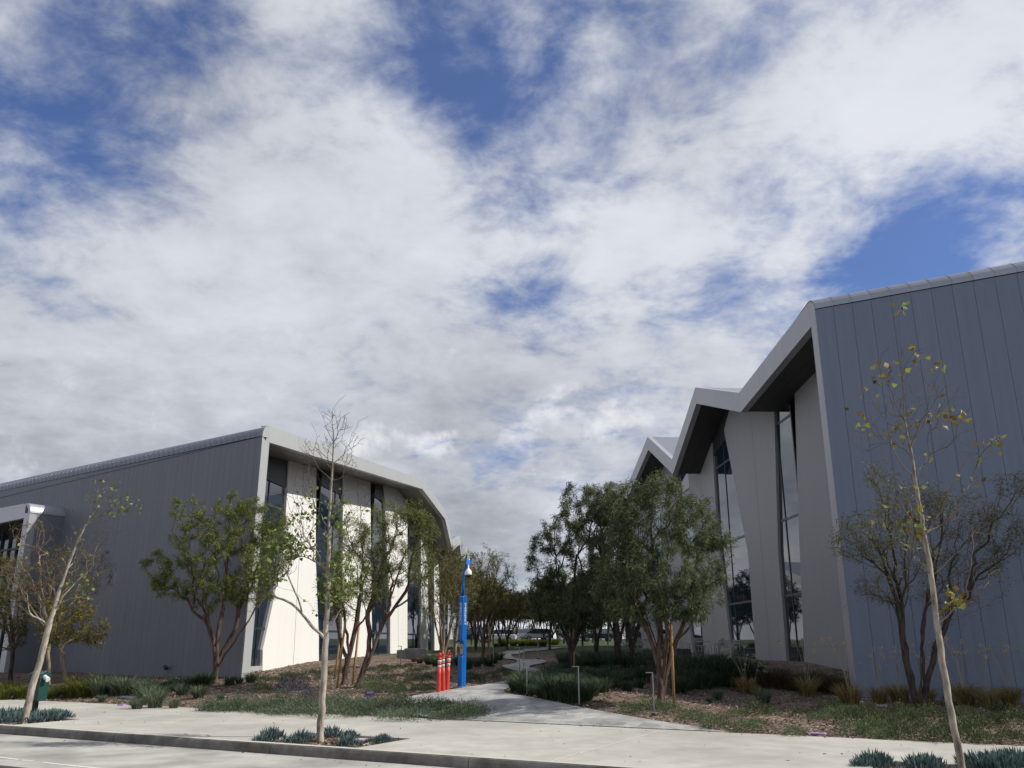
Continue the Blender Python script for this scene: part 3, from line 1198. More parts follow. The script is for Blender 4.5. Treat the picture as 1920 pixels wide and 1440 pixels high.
def build_block(name, label, fa, prof, fascia_t, fin_w, ov, piers, windows, wall_dir, wall_len, wall_drop, panel_w,
                m_wall, m_pier, m_soffit, m_frame, roof_depth, radius=0.45, seams=True, zbase=-0.4):
    root = empty(name, fa.pt(0, 0))
    tag(root, label, 'building')
    O = root.location
    wv = Vector((wall_dir[0], wall_dir[1], 0)).normalized()
    wk = 1.0 / wv.dot(fa.n)

    def deep(s, z, dpt):
        """point behind the facade, measured square to it but shifted along the street wall"""
        w_ = max(0.0, 1.0 - s / (prof[1][0] * 0.9))
        p = fa.pt(s, z, 0) + wv * (wk * dpt * w_) + fa.n * (dpt * (1 - w_))
        return Vector((p.x, p.y, z))

    def b(mb, nm, m, parent=root, bevel=0.0):
        # build in world space then shift to the root
        ob = mb.build(nm, m, None)
        me = ob.data
        me.transform(Matrix.Translation(-Vector(O)))
        ob.parent = parent
        if bevel:
            bv = ob.modifiers.new('bevel', 'BEVEL')
            bv.width = bevel
            bv.segments = 2
            bv.limit_method = 'ANGLE'
            bv.angle_limit = R(40)
        return ob
    s0, z0 = prof[0]
    s1, z1 = prof[1]
    sl = (z1 - z0) / (s1 - s0)
    # --- band: end fin + fascia that folds along the eaves
    outer, inner = [], []
    ic = (fin_w, z0 + sl * fin_w - fascia_t)
    outer.append((0, zbase)); inner.append((fin_w, zbase))
    outer.append((0, z0 - radius)); inner.append((fin_w, min(ic[1], z0 - radius) - 0.02))
    th_end = math.pi / 2 - math.atan(sl)
    for k in range(1, 7):
        t = k / 6
        a = math.pi - th_end * t
        cx = radius
        cz = z0 - radius + sl * radius * 0.5
        outer.append((cx + radius * math.cos(a), cz + radius * math.sin(a) if k < 6 else prof_z(prof, cx + radius * math.cos(a))))
        inner.append(ic)
    for s, z in prof[1:]:
        outer.append((s, z)); inner.append((s, z - fascia_t))
    fb = MB()
    D = 0.28
    for i in range(len(outer) - 1):
        o0, o1, i0, i1 = outer[i], outer[i + 1], inner[i], inner[i + 1]
        ti = 0.35 + 0.3 * random.random()
        poly = [o0, o1, i1, i0] if i0 != i1 else [o0, o1, i0]
        # panel joints: split long runs
        L = math.hypot(o1[0] - o0[0], o1[1] - o0[1])
        k = max(1, int(L / 2.6)) if len(poly) == 4 else 1
        for q in range(k):
            f0, f1 = q / k, (q + 1) / k
            g = 0.006 / max(L, 0.1) if k > 1 else 0

            def lp(a, c, f):
                return (a[0] + (c[0] - a[0]) * f, a[1] + (c[1] - a[1]) * f)
            if len(poly) == 4:
                pp = [lp(o0, o1, f0 + g), lp(o0, o1, f1 - g), lp(i0, i1, f1 - g), lp(i0, i1, f0 + g)]
            else:
                pp = poly
            fb.prism([fa.pt(s, z, 0) for s, z in pp], (wv * (wk * D) if i < 7 else fa.n * D), tint=0.3 + 0.4 * random.random())
    b(fb, 'fascia', m_metal_for(name))
    # --- soffit
    sf = MB()
    for i in range(len(prof) - 1):
        (a, za), (c, zc) = prof[i], prof[i + 1]
        if i == 0:
            a2 = fin_w + 0.004
            za = za + sl * a2
            a = a2
        dp = deep if i == 0 else fa.pt
        zl, zr = za - fascia_t + 0.03, zc - fascia_t + 0.03
        nb = 3
        for q in range(nb):
            d0, d1 = D + 0.004 + (ov + 0.7 - D) * q / nb, D + (ov + 0.7 - D) * (q + 1) / nb - 0.008
            P = [dp(a, zl, d0), fa.pt(c, zr, d0), fa.pt(c, zr, d1), dp(a, zl, d1)]
            sf.prism(P, (0, 0, 0.12), tint=0.2 + 0.6 * random.random())
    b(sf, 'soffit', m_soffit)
    # --- roof sheets
    rf = MB()
    for i in range(len(prof) - 1):
        (a, za), (c, zc) = prof[i], prof[i + 1]
        if i == 0:
            a2 = radius
            za = za + sl * a2
            a = a2
        nb = 8
        for q in range(nb):
            d0, d1 = D + 0.004 + (roof_depth - D) * q / nb, D + (roof_depth - D) * (q + 1) / nb - 0.004
            e0, e1 = wall_drop(wk * d0), wall_drop(wk * d1)
            P = [deep(a, za - 0.01 + e0, d0), deep(c, zc - 0.01 + e0, d0), deep(c, zc - 0.01 + e1, d1), deep(a, za - 0.01 + e1, d1)]
            rf.prism(P, (0, 0, -0.2), tint=random.random())
    b(rf, 'roof', M_ROLL)
    # --- inner box that closes the block (rear and far end, never lit)
    ib = MB()
    send = prof[-1][0]
    zlow = min(p[1] for p in prof) - fascia_t - 0.3
    ib.prism([deep(fin_w + 0.9, zbase, ov + 2.2), deep(send - 0.3, zbase, ov + 2.2), deep(send - 0.3, zbase, roof_depth - 0.4), deep(fin_w + 0.9, zbase, roof_depth - 0.4)], (0, 0, zlow - zbase))
    b(ib, 'core_wall', M_INNER)
    # --- piers
    for pr in piers:
        left = [fa.px(x, y, ov) for x, y in pr['near']]      # near edge, top to bottom
        right = [fa.px(x, y, ov) for x, y in pr['far']]
        pm = MB()
        zt = 0.25
        sN, sF = left[0][0], right[0][0]
        if pr.get('fin'):
            left = [(fin_w * 0.5, 20), (fin_w * 0.5, zbase)]
            sN = fin_w * 0.5
        if sN > sF:
            sN, sF, left, right = sF, sN, right, left
        brk = sorted({sN, sF} | {p[0] for p in prof if sN < p[0] < sF})
        top = [(s, prof_z(prof, s) - fascia_t + 0.06) for s in brk]
        poly = top + [(s, z) for s, z in right[1:]] + [(right[-1][0], zbase)] + [(left[-1][0], zbase)] + [(s, z) for s, z in reversed(left[1:])]
        poly = [(s, max(z, zbase)) for s, z in poly]
        # split in two panels by a vertical joint
        pm.prism([fa.pt(s, z, ov) for s, z in poly], fa.n * 0.38, tint=0.3 + 0.4 * random.random())
        pob = b(pm, 'pier', m_pier, bevel=0.012)
        jm = MB()
        sj = (sN + sF) / 2 + 0.1
        zj = prof_z(prof, sj) - fascia_t
        sjb = (left[-1][0] + right[-1][0]) / 2
        jm.face([fa.pt(sj - 0.014, zj, ov - 0.003), fa.pt(sj + 0.014, zj, ov - 0.003), fa.pt(sjb + 0.014, zbase + 0.3, ov - 0.003), fa.pt(sjb - 0.014, zbase + 0.3, ov - 0.003)])
        if seams:
            b(jm, 'joint', M_FRAMEB, parent=pob)
    # --- windows between the piers
    for (sa, sb, head, sill, ncol, trans) in windows:
        dg = ov + 0.12
        gl = MB()
        zs = sill
        ha, hb = (prof_z(prof, sa) - fascia_t - head), (prof_z(prof, sb) - fascia_t - head)
        hh = min(ha, hb) if head > 0.4 else None
        za_, zb_ = (hh, hh) if hh else (ha, hb)
        gl.face([fa.pt(sa, zs, dg), fa.pt(sb, zs, dg), fa.pt(sb, zb_, dg), fa.pt(sa, za_, dg)])
        wob = b(gl, 'window', M_GLASS)
        fr = MB()
        fw = 0.045
        dd = 0.03
        for k in range(ncol + 1):
            s = sa + (sb - sa) * k / ncol
            w = fw if 0 < k < ncol else 0.09
            zt_ = za_ + (zb_ - za_) * k / ncol
            fr.prism([fa.pt(s - w / 2, zs, dg - dd), fa.pt(s + w / 2, zs, dg - dd), fa.pt(s + w / 2, zt_, dg - dd), fa.pt(s - w / 2, zt_, dg - dd)], fa.n * (dd - 0.004))
        for zt_ in trans:
            fr.prism([fa.pt(sa, zt_, dg - dd + 0.01), fa.pt(sb, zt_, dg - dd + 0.01), fa.pt(sb, zt_ + 0.1, dg - dd + 0.01), fa.pt(sa, zt_ + 0.1, dg - dd + 0.01)], fa.n * (dd - 0.02))
        b(fr, 'frame', m_frame, parent=wob)
        # dark lintel panel over the glass and a pale sill below
        lp_ = MB()
        zzmax = [prof_z(prof, s) - fascia_t + 0.06 for s in (sa, sb)]
        brk = [sa] + [p[0] for p in prof if sa < p[0] < sb] + [sb]
        lp_.prism([fa.pt(sa, za_ - 0.002, dg - 0.06), fa.pt(sb, zb_ - 0.002, dg - 0.06)] + [fa.pt(s, prof_z(prof, s) - fascia_t + 0.06, dg - 0.06) for s in reversed(brk)], fa.n * 0.12)
        b(lp_, 'lintel', M_FRAME, parent=wob)
        sl_ = MB()
        sl_.prism([fa.pt(sa, zbase, dg - 0.09), fa.pt(sb, zbase, dg - 0.09), fa.pt(sb, zs, dg - 0.09), fa.pt(sa, zs, dg - 0.09)], fa.n * 0.24)
        b(sl_, 'sill', M_SILL, parent=wob)
    # --- wall to the street: separate panels, then the rounded roof edge above them
    wd = Vector((wall_dir[0], wall_dir[1], 0)).normalized()
    wn = Vector((wd.y, -wd.x, 0))
    if wn.dot(Vector((0, -1, 0))) < 0:
        wn = -wn                                             # outward, towards the street
    c0 = fa.pt(0, 0, 0)
    iv = fa.d / fa.d.dot(-wn)
    wm = MB()
    npan = int(wall_len / panel_w)

    def ztop(t):
        return z0 - radius - 0.02 + wall_drop(t)
    gap = 0.006 if 'low' in name else 0.011
    for k in range(npan):
        a, c = k * panel_w + (0.02 if k == 0 else gap / 2), (k + 1) * panel_w - gap / 2
        pa, pc = c0 + wd * a + wn * 0.022, c0 + wd * c + wn * 0.022
        za, zc = ztop(a), ztop(c)
        wm.prism([Vector((pa.x, pa.y, zbase)), Vector((pc.x, pc.y, zbase)), Vector((pc.x, pc.y, zc)), Vector((pa.x, pa.y, za))], iv * 0.14, tint=random.random())
    b(wm, 'street_wall', m_wall)
    bk = MB()
    pa, pc = c0 + wd * 0.03 + iv * 0.16, c0 + wd * wall_len + iv * 0.16
    bk.prism([Vector((pa.x, pa.y, zbase)), Vector((pc.x, pc.y, zbase)), Vector((pc.x, pc.y, ztop(wall_len))), Vector((pa.x, pa.y, ztop(0)))], iv * 0.2)
    b(bk, 'backing_wall', M_SLATEB if 'low' in name else M_FRAMEB)
    iv = fa.d / fa.d.dot(-wn)
    rl = MB()
    cap_w = panel_w
    nseg = 7
    for k in range(npan):
        a, c = k * cap_w, (k + 1) * cap_w - 0.006
        ti = random.random()
        ring = []
        for e in (a, c):
            p = c0 + wd * e
            zz = z0 - radius + wall_drop(e)
            rr = []
            for q in range(nseg + 1):
                th = math.pi / 2 * q / nseg
                o = radius * (1 - math.cos(th)) - 0.05
                pt_ = p + iv * o
                rr.append(Vector((pt_.x, pt_.y, zz + radius * math.sin(th))))
            pt_ = p + iv * (radius + 1.2)
            rr.append(Vector((pt_.x, pt_.y, zz + radius + sl * (radius + 1.2) - 0.03)))
            ring.append(rr)
        for q in range(nseg + 1):
            rl.face([ring[0][q], ring[1][q], ring[1][q + 1], ring[0][q + 1]], tint=ti, smooth=False)
        # underside lip and a standing seam
        for e in (a,):
            p = c0 + wd * e
            zz = z0 - radius + wall_drop(e)
            sm = []
            for q in range(nseg + 1):
                th = math.pi / 2 * q / nseg
                o = radius * (1 - math.cos(th)) - 0.05
                pt_ = p + iv * o
                nrm = wn * math.cos(th) + Vector((0, 0, math.sin(th)))
                sm.append((Vector((pt_.x, pt_.y, zz + radius * math.sin(th))), nrm))
            for q in range(nseg):
                (p0, n0), (p1, n1) = sm[q], sm[q + 1]
                rl.prism([p0 - n0 * 0.004, p1 - n1 * 0.004, p1 + n1 * 0.008, p0 + n0 * 0.008], wd * 0.018, tint=ti)
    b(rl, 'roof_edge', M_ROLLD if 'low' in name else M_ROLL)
    und = MB()
    p0, p1 = c0 + wd * 0.02, c0 + wd * wall_len
    zz0, zz1 = z0 - radius + wall_drop(0) - 0.005, z0 - radius + wall_drop(wall_len) - 0.005
    und.face([Vector((p0.x, p0.y, zz0)) + wn * 0.045, Vector((p1.x, p1.y, zz1)) + wn * 0.045, Vector((p1.x, p1.y, zz1)) - wn * 0.3, Vector((p0.x, p0.y, zz0)) - wn * 0.3])
    b(und, 'drip_edge', M_FRAME)
    return root, b, c0, wd, wn


M_METAL_L = panel_mat('grey_fascia_metal', (0.40, 0.405, 0.40), 0.45, 0.03, metal=0.0, streak=0.04)
M_METAL_R = panel_mat('pale_fascia_metal', (0.44, 0.435, 0.45), 0.45, 0.05, metal=0.25, streak=0.05)


def m_metal_for(name):
    return M_METAL_L if 'low' in name else M_METAL_R


# left-hand building
FL = Facade((-9.0, 30.0), (0.15, 1.0), (-1.0, 0.15))
kL = math.hypot(0.15, 1.0)


def sL(Y):
    return (Y - 30.0) * kL


profL = [(0, 9.2), (sL(52.8), 11.4), (sL(59.2), 10.4), (sL(61.7), 8.5), (sL(64.2), 9.25), (sL(65.2), 7.4), (sL(66.6), 8.9), (sL(68.5), 6.6), (sL(74), 8.4)]
OVL = 1.6
piersL = [
    dict(near=[(541, 880), (532, 1030), (510, 1140), (493, 1218), (492, 1268)], far=[(592, 898), (592, 1040), (598, 1195), (598, 1257)]),
    dict(near=[(643, 901), (641, 1248)], far=[(694, 915), (698, 1243)]),
    dict(near=[(720, 917), (732, 1160), (732, 1240)], far=[(764, 939), (764, 1225)]),
    dict(near=[(790, 950), (790, 1225)], far=[(804, 960), (803, 1222)]),
    dict(near=[(815, 980), (815, 1220)], far=[(824, 985), (824, 1220)]),
]


def sx(fa, x, ov):
    return fa.px(x, 1100, ov)[0]


winL = []
for a, c in ((470, 545), (588, 645), (693, 734), (762, 792), (802, 816), (823, 840)):
    winL.append((sx(FL, a, OVL + 0.12) if a != 470 else 1.65, sx(FL, c, OVL + 0.12), 0.75, 0.75, 2 if c < 800 else 1, [2.1, 5.2] if a > 500 else [2.1, 7.0]))
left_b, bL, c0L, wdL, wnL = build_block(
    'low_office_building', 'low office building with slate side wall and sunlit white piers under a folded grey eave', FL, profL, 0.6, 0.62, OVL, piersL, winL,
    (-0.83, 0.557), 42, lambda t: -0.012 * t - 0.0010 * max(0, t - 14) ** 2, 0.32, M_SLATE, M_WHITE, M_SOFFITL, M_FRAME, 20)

# right-hand building
FR = Facade((9.9, 26.0), (-0.04, 1.0), (1.0, 0.04))


def sR(Y):
    return (Y - 26.0) * math.hypot(0.04, 1)


profR = [(0, 12.5), (sR(34.5), 11.7), (sR(41.4), 14.0), (sR(47.4), 11.55), (sR(53.9), 14.4), (sR(62.3), 12.6), (sR(70), 14.5), (sR(78), 12.6)]
OVR = 1.55
piersR = [
    dict(fin=True, near=[(1590, 760), (1596, 1262)], far=[(1492, 760), (1498, 1000), (1509, 1262)]),
    dict(near=[(1452, 777), (1459, 1035), (1476, 1255)], far=[(1372, 775), (1357, 806), (1402, 1035), (1418, 1245)]),
    dict(near=[(1338, 880), (1345, 1000), (1373, 1240)], far=[(1290, 900), (1300, 1000), (1321, 1236)]),
    dict(near=[(1262, 950), (1300, 1235)], far=[(1235, 950), (1262, 1230)]),
    dict(near=[(1215, 1000), (1235, 1230)], far=[(1185, 1000), (1205, 1228)]),
]
winR = []
for a, c in ((1515, 1458), (1425, 1335), (1335, 1288), (1275, 1220), (1222, 1170)):
    winR.append((sx(FR, a, OVR + 0.12), sx(FR, c, OVR + 0.12), 0.15, 0.7, 2, [3.4, 6.4, 10.4]))
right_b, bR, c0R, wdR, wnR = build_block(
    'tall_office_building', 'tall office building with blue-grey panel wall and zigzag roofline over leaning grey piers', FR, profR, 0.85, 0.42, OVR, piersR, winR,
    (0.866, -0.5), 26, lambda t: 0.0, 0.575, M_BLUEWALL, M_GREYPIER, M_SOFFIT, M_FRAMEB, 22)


# entrance portal on the left building's side wall
def portal():
    t0 = 12.4
    depth = 1.5
    zt = 7.25
    rad = 0.42
    fin = 0.42
    base = c0L + wdL * t0

    def pp(t, o, z):
        p = base + wdL * t + wnL * o
        return Vector((p.x, p.y, z))
    side = MB()
    side.prism([pp(0, -0.02, -0.3), pp(0, depth - 0.3, -0.3), pp(0, depth - 0.3, zt - rad), pp(0, -0.02, zt - rad)], wdL * 0.15)
    so = bL(side, 'portal_side', M_SLATE)
    fr = MB()
    fr.prism([pp(0, depth - 0.3, -0.3), pp(0, depth, -0.3), pp(0, depth, zt - rad - 0.7), pp(0, depth - 0.9, zt - rad), pp(0, depth - 0.9, zt - rad), pp(0, depth - 0.3, zt - rad)][:3] + [pp(0, depth, zt - rad), pp(0, depth - 0.3, zt - rad)], wdL * fin)
    # rounded cap along the top of the side
    n = 7
    for k in range(n):
        a0, a1 = math.pi / 2 * k / n, math.pi / 2 * (k + 1) / n
        q = []
        for a in (a0, a1):
            q.append((rad * (1 - math.cos(a)) - 0.03, zt - rad + rad * math.sin(a)))
        fr.prism([pp(q[0][0], -0.02, q[0][1]), pp(q[0][0], depth, q[0][1]), pp(q[1][0], depth, q[1][1]), pp(q[1][0], -0.02, q[1][1])], wdL * 0.2 + Vector((0, 0, -0.02)))
    fr.prism([pp(rad, -0.02, zt), pp(rad, depth, zt), pp(10, depth, zt - 0.1), pp(10, -0.02, zt - 0.1)], (0, 0, -0.12))
    fr.prism([pp(fin, depth - 0.2, zt - 0.125), pp(10, depth - 0.2, zt - 0.225), pp(10, depth - 0.2, zt - 0.95), pp(fin, depth - 0.2, zt - 0.62)], wnL * 0.2)
    bL(fr, 'portal_frame', M_METAL)
    sf = MB()
    sf.prism([pp(0.16, 0.0, zt - 0.55), pp(0.16, depth - 0.21, zt - 0.55), pp(10, depth - 0.21, zt - 0.8), pp(10, 0.0, zt - 0.8)], (0, 0, 0.08))
    bL(sf, 'portal_soffit', M_SOFFIT)
    g = MB()
    g.face([pp(0.2, 0.12, 0.4), pp(10, 0.12, 0.4), pp(10, 0.12, zt - 0.75), pp(0.2, 0.12, zt - 0.5)])
    go = bL(g, 'window', M_GLASS)
    f = MB()
    for k in range(14):
        t = 0.5 + k * 0.7
        f.prism([pp(t, 0.125, 0.4), pp(t + 0.05, 0.125, 0.4), pp(t + 0.05, 0.125, zt - 0.85), pp(t, 0.125, zt - 0.85)], wnL * 0.08)
    for z in (2.6, 5.6):
        f.prism([pp(0.2, 0.13, z), pp(10, 0.13, z), pp(10, 0.13, z + 0.08), pp(0.2, 0.13, z + 0.08)], wnL * 0.06)
    bL(f, 'frame', M_FRAMEB, parent=go)


portal()
# small floodlight on the slate wall near the ground
fl = MB()
p = c0L + wdL * 4.0 + wnL * 0.09
fl.tube([(p.x, p.y, 0.75), (p.x + 0.02, p.y - 0.16, 0.80)], 0.07, 10)
fl.tube([(p.x, p.y + 0.1, 0.74), (p.x, p.y, 0.75)], 0.03, 8)
bL(fl, 'wall_light', M_BLACK)


# ================================================================== street trees (single stem, almost bare)
def street_tree(name, base, trunk, limbs, twigs, leafsets, seed, label, group, Y, m_bark=M_BARK_PALE, rbase=0.085, ntwig=170, rtip=0.0032):
    b = Vector(base)
    root = empty(name, b)
    tag(root, label, 'tree', group)
    o = np.array(b)
    sk = Skel(seed)
    rng = sk.rng
    i0 = sk.add(np.array([0, 0, -0.15]), -1)
    sk.path([P3(x, y, Y + dy) - o for x, y, dy in trunk], i0, seg=0.14, jit=0.006)
    for lb in limbs:
        pts = [P3(x, y, Y + dy) - o for x, y, dy in lb]
        st = sk.node_near(pts[0])
        sk.path(pts[1:], st, seg=0.12, jit=0.012)
    T = []
    for (x, y, rx, ry, n) in twigs:
        c, rad, _ = blob_px(x, y, rx, ry, Y)
        T.append(ell(rng, c - o, rad, int(n * 2.0), shell=0.2))
    T = np.concatenate(T)
    sk.grow(T, 1.4, kang=1.1, seg=0.12, jit=0.014, lift=0.5)
    sk.finish(rtip, 2.2, rbase, taper=0.45)
    sk.mesh('trunk', m_bark, root, flare=1.2, thin=4)
    for (m_leaf, sets, size) in leafsets:
        VV = []
        for (x, y, rx, ry, n) in sets:
            c, rad, _ = blob_px(x, y, rx, ry, Y)
            c = c - o
            # leaves sit on the nearest twigs
            cand = np.where((sk.r < 0.011))[0]
            d = np.linalg.norm((sk.P[cand] - c) / (np.array(rad) * 1.25), axis=1)
            near = cand[d < 1]
            if len(near) == 0:
                near = cand[np.argsort(d)[:4]]
            pick = rng.choice(near, n)
            pos = sk.P[pick] + rng.normal(size=(n, 3)) * 0.07
            dirs = rng.normal(size=(n, 3)) + np.array([0, 0, -0.5])
            VV.append(leaf_quads(pos, dirs, size * (0.6 + 0.7 * rng.random(n)), size * 0.8 * (0.7 + 0.5 * rng.random(n)), rng, fold=0.25))
        V = np.concatenate(VV)
        quad_mesh('crown', V, rng.random(len(V)), m_leaf, root)
    return root


GST = 'young street trees in the sidewalk tree wells'
bc = grd(600, 1390, -0.06)
street_tree('street_tree', bc,
            [(603, 1330, 0), (611, 1200, 0), (616, 1100, 0.02), (617, 985, 0.05), (622, 900, 0.1), (625, 830, 0.1), (623, 785, 0.1), (628, 760, 0.12), (648, 740, 0.15)],
            [[(607, 1204, 0), (592, 1181, -.1), (568, 1152, -.2), (554, 1108, -.3), (533, 1064, -.4), (520, 1030, -.4), (515, 1000, -.35)],
             [(612, 1166, 0), (580, 1134, .2), (557, 1114, .3), (525, 1099, .4), (500, 1070, .5)],
             [(617, 985, 0), (592, 974, .1), (565, 947, .2), (554, 912, .25), (546, 890, .3)],
             [(565, 947, .2), (550, 948, .3), (546, 975, .35)],
             [(617, 1000, 0), (600, 1010, -.2), (575, 1000, -.3), (560, 975, -.35)],
             [(617, 990, 0), (644, 985, .1), (668, 962, .2), (694, 936, .25), (705, 920, .25)],
             [(617, 1015, 0), (650, 1000, -.2), (685, 980, -.3)],
             [(622, 900, .1), (600, 880, 0), (588, 850, -.05), (594, 820, -.1), (585, 795, -.1)],
             [(625, 865, .1), (650, 845, .2), (660, 815, .25), (672, 790, .3), (690, 780, .3)],
             [(622, 910, .1), (598, 900, .2), (575, 880, .3), (558, 862, .3), (553, 848, .3)],
             [(625, 905, .1), (650, 890, 0), (668, 880, 0)],
             [(625, 830, .1), (612, 800, 0), (606, 785, 0), (596, 768, 0)],
             [(625, 800, .1), (640, 785, .2), (655, 770, .2)],
             [(613, 1180, 0), (635, 1150, .2), (650, 1110, .3), (655, 1080, .3)],
             ],
            [(625, 800, 35, 45, 40), (590, 850, 35, 40, 36), (655, 840, 35, 50, 26), (570, 930, 45, 60, 40), (660, 950, 50, 50, 40), (520, 1040, 45, 50, 80), (560, 1010, 40, 50, 40), (500, 1080, 35, 35, 30), (640, 1080, 40, 60, 50), (620, 1000, 60, 40, 26)],
            [(M_LEAF_SYC, [(600, 950, 45, 35, 80), (640, 960, 35, 30, 55), (660, 1000, 40, 35, 36), (570, 990, 40, 40, 40), (640, 1110, 45, 60, 260), (520, 1050, 50, 45, 300), (545, 1000, 40, 45, 130), (600, 1080, 40, 60, 80), (505, 1010, 35, 30, 70)], 0.085)],
            3, 'nearly bare street tree with straight pale trunk in the middle sidewalk tree well', GST, bc.y, rbase=0.064)

bl = grd(45, 1358, -0.06)
street_tree('street_tree', bl,
            [(55, 1310, 0), (75, 1240, 0), (95, 1165, 0), (108, 1120, 0), (122, 1075, 0), (140, 1030, 0), (160, 985, 0), (183, 948, 0), (197, 915, 0), (206, 890, 0)],
            [[(100, 1150, 0), (125, 1110, .1), (160, 1077, .2), (185, 1085, .2), (205, 1110, .2), (222, 1118, .2)],
             [(200, 1100, .2), (215, 1103, .2), (229, 1092, .2)],
             [(160, 985, 0), (190, 965, .1), (220, 962, .2), (255, 955, .2)],
             [(88, 1175, 0), (55, 1150, -.2), (30, 1130, -.3), (5, 1120, -.3)],
             [(110, 1115, 0), (80, 1080, .2), (60, 1060, .3), (30, 1025, .3)],
             [(140, 1030, 0), (120, 1000, -.1), (90, 980, -.2), (70, 950, -.2)],
             [(150, 1005, 0), (175, 1000, .2), (200, 998, .3), (232, 996, .3)],
             [(120, 1080, 0), (150, 1040, .2), (175, 1020, .3)],
             [(183, 948, 0), (215, 910, .1), (222, 895, .1)]],
            [(90, 1060, 80, 60, 60), (160, 1000, 60, 50, 40), (215, 950, 45, 30, 34), (185, 930, 30, 35, 20), (30, 1120, 50, 40, 30), (180, 1090, 40, 40, 22)],
            [(M_LEAF_SYC, [(240, 948, 36, 16, 46), (190, 930, 24, 20, 24), (215, 905, 20, 14, 12), (140, 1100, 26, 24, 40), (100, 1050, 60, 50, 30)], 0.085),
             ],
            5, 'leaning street tree with pale trunk beside the green waste bin', GST, bl.y, rbase=0.074)

br_ = grd(1806, 1466, -0.06)
street_tree('street_tree', br_,
            [(1800, 1420, 0), (1784, 1340, 0), (1770, 1260, 0), (1757, 1170, 0), (1746, 1080, 0), (1730, 985, 0), (1716, 900, 0), (1708, 840, 0), (1697, 790, 0), (1693, 720, 0), (1690, 660, 0), (1685, 600, 0), (1688, 575, 0)],
            [[(1735, 1010, 0), (1765, 960, .1), (1790, 900, .2), (1815, 860, .2), (1845, 810, .2)],
             [(1708, 840, 0), (1730, 800, .1), (1740, 760, .1), (1755, 715, .1), (1762, 690, .1)],
             [(1702, 815, 0), (1665, 790, -.1), (1640, 760, -.2), (1625, 720, -.2), (1612, 735, -.2)],
             [(1712, 865, 0), (1680, 830, .1), (1650, 835, .2), (1620, 850, .2), (1600, 830, .2), (1580, 780, .2)],
             [(1700, 800, 0), (1672, 740, .1), (1655, 690, .1)],
             [(1745, 1080, 0), (1700, 1030, -.2), (1650, 1000, -.3), (1600, 985, -.3)],
             [(1745, 1090, 0), (1790, 1040, .2), (1830, 1000, .3), (1880, 960, .3), (1910, 930, .3)],
             [(1757, 1170, 0), (1800, 1130, -.1), (1850, 1120, -.2), (1905, 1095, -.2)],
             [(1722, 930, 0), (1700, 880, -.2), (1660, 890, -.3), (1630, 870, -.3)],
             [(1716, 900, 0), (1745, 850, .2), (1790, 830, .2), (1800, 780, .2)],
             [(1708, 840, 0), (1735, 780, -.1), (1790, 745, -.1)],
             [(1693, 720, 0), (1710, 690, .1), (1722, 655, .1)]],
            [(1700, 720, 55, 90, 50), (1650, 800, 60, 60, 40), (1760, 760, 60, 60, 40), (1820, 830, 50, 50, 20), (1680, 930, 70, 60, 30), (1800, 960, 80, 60, 30), (1840, 1080, 60, 40, 14)],
            [(M_LEAF_AUT, [(1690, 582, 14, 12, 7), (1724, 655, 22, 14, 12), (1650, 700, 16, 22, 13), (1765, 695, 14, 20, 10), (1785, 778, 34, 16, 30), (1845, 815, 16, 20, 14), (1612, 735, 16, 8, 6), (1675, 812, 16, 12, 10), (1578, 776, 14, 8, 6), (1650, 690, 10, 18, 5), (1735, 795, 24, 14, 10), (1685, 690, 8, 16, 4), (1715, 975, 26, 20, 24), (1740, 1115, 40, 22, 26), (1705, 1010, 26, 22, 22), (1800, 880, 22, 14, 10), (1775, 1130, 25, 25, 12), (1700, 1000, 60, 40, 16), (1690, 870, 70, 60, 14)], 0.092)],
            9, 'tall street tree with a few yellowed leaves in front of the blue-grey wall', GST, br_.y, rbase=0.046, m_bark=bark('weathered_bark', (0.15, 0.125, 0.10), (0.42, 0.37, 0.30), twig=(0.15, 0.115, 0.085)), rtip=0.0024)


# ================================================================== garden trees
GL = 'trees along the sunlit building'
GR = 'trees along the shaded building'


def stems_px(base, lst, Y):
    out = []
    for s in lst:
        out.append([P3(x, y, Y + dy) for x, y, dy in s])
    return out


def gtree(name, bx, by, stems, blobs, seed, label, group, **kw):
    base = ter(bx, by)
    Y = base.y
    st = stems_px(base, stems, Y)
    bl_ = [blob_px(x, y, rx, ry, Y, dy) for x, y, rx, ry, dy in blobs]
    return vase_tree(name, base, st, bl_, seed, label, 'tree', group, **kw)


# bushy tree in front of the slate wall
gtree('mesquite_tree', 405, 1281,
      [[(404, 1240, 0), (400, 1200, -.1), (392, 1170, -.2), (385, 1130, -.3), (378, 1080, -.4)],
       [(406, 1230, 0), (410, 1180, 0), (420, 1130, .1), (424, 1080, .1), (428, 1030, .2), (430, 980, .2)],
       [(408, 1240, .1), (422, 1215, .2), (440, 1180, .3), (452, 1130, .4), (470, 1080, .5)],
       [(410, 1250, 0), (428, 1220, -.2), (455, 1180, -.4), (475, 1150, -.5), (490, 1120, -.6)],
       [(402, 1210, .1), (385, 1165, .2), (362, 1145, .3), (345, 1100, .3)]],
      [(420, 985, 60, 60, 0), (470, 980, 50, 55, .3), (370, 1010, 50, 55, -.2), (335, 1080, 50, 45, .2), (430, 1060, 80, 55, -.4), (500, 1050, 45, 75, .2), (400, 1110, 60, 35, .3), (310, 1100, 30, 22, 0), (440, 940, 30, 25, .2), (350, 960, 35, 35, 0), (300, 1060, 35, 30, .2), (460, 1100, 60, 40, 0), (520, 990, 35, 40, .2)],
      21, 'bushy green multi-stemmed tree on the mulch bank before the slate wall', GL,
      m_bark=M_BARK_RED, m_leaf=M_LEAF_MESQ, ntips=700, nleaf=40000, zmin=1.5, rbase=0.15, leaf=(0.115, 0.017))

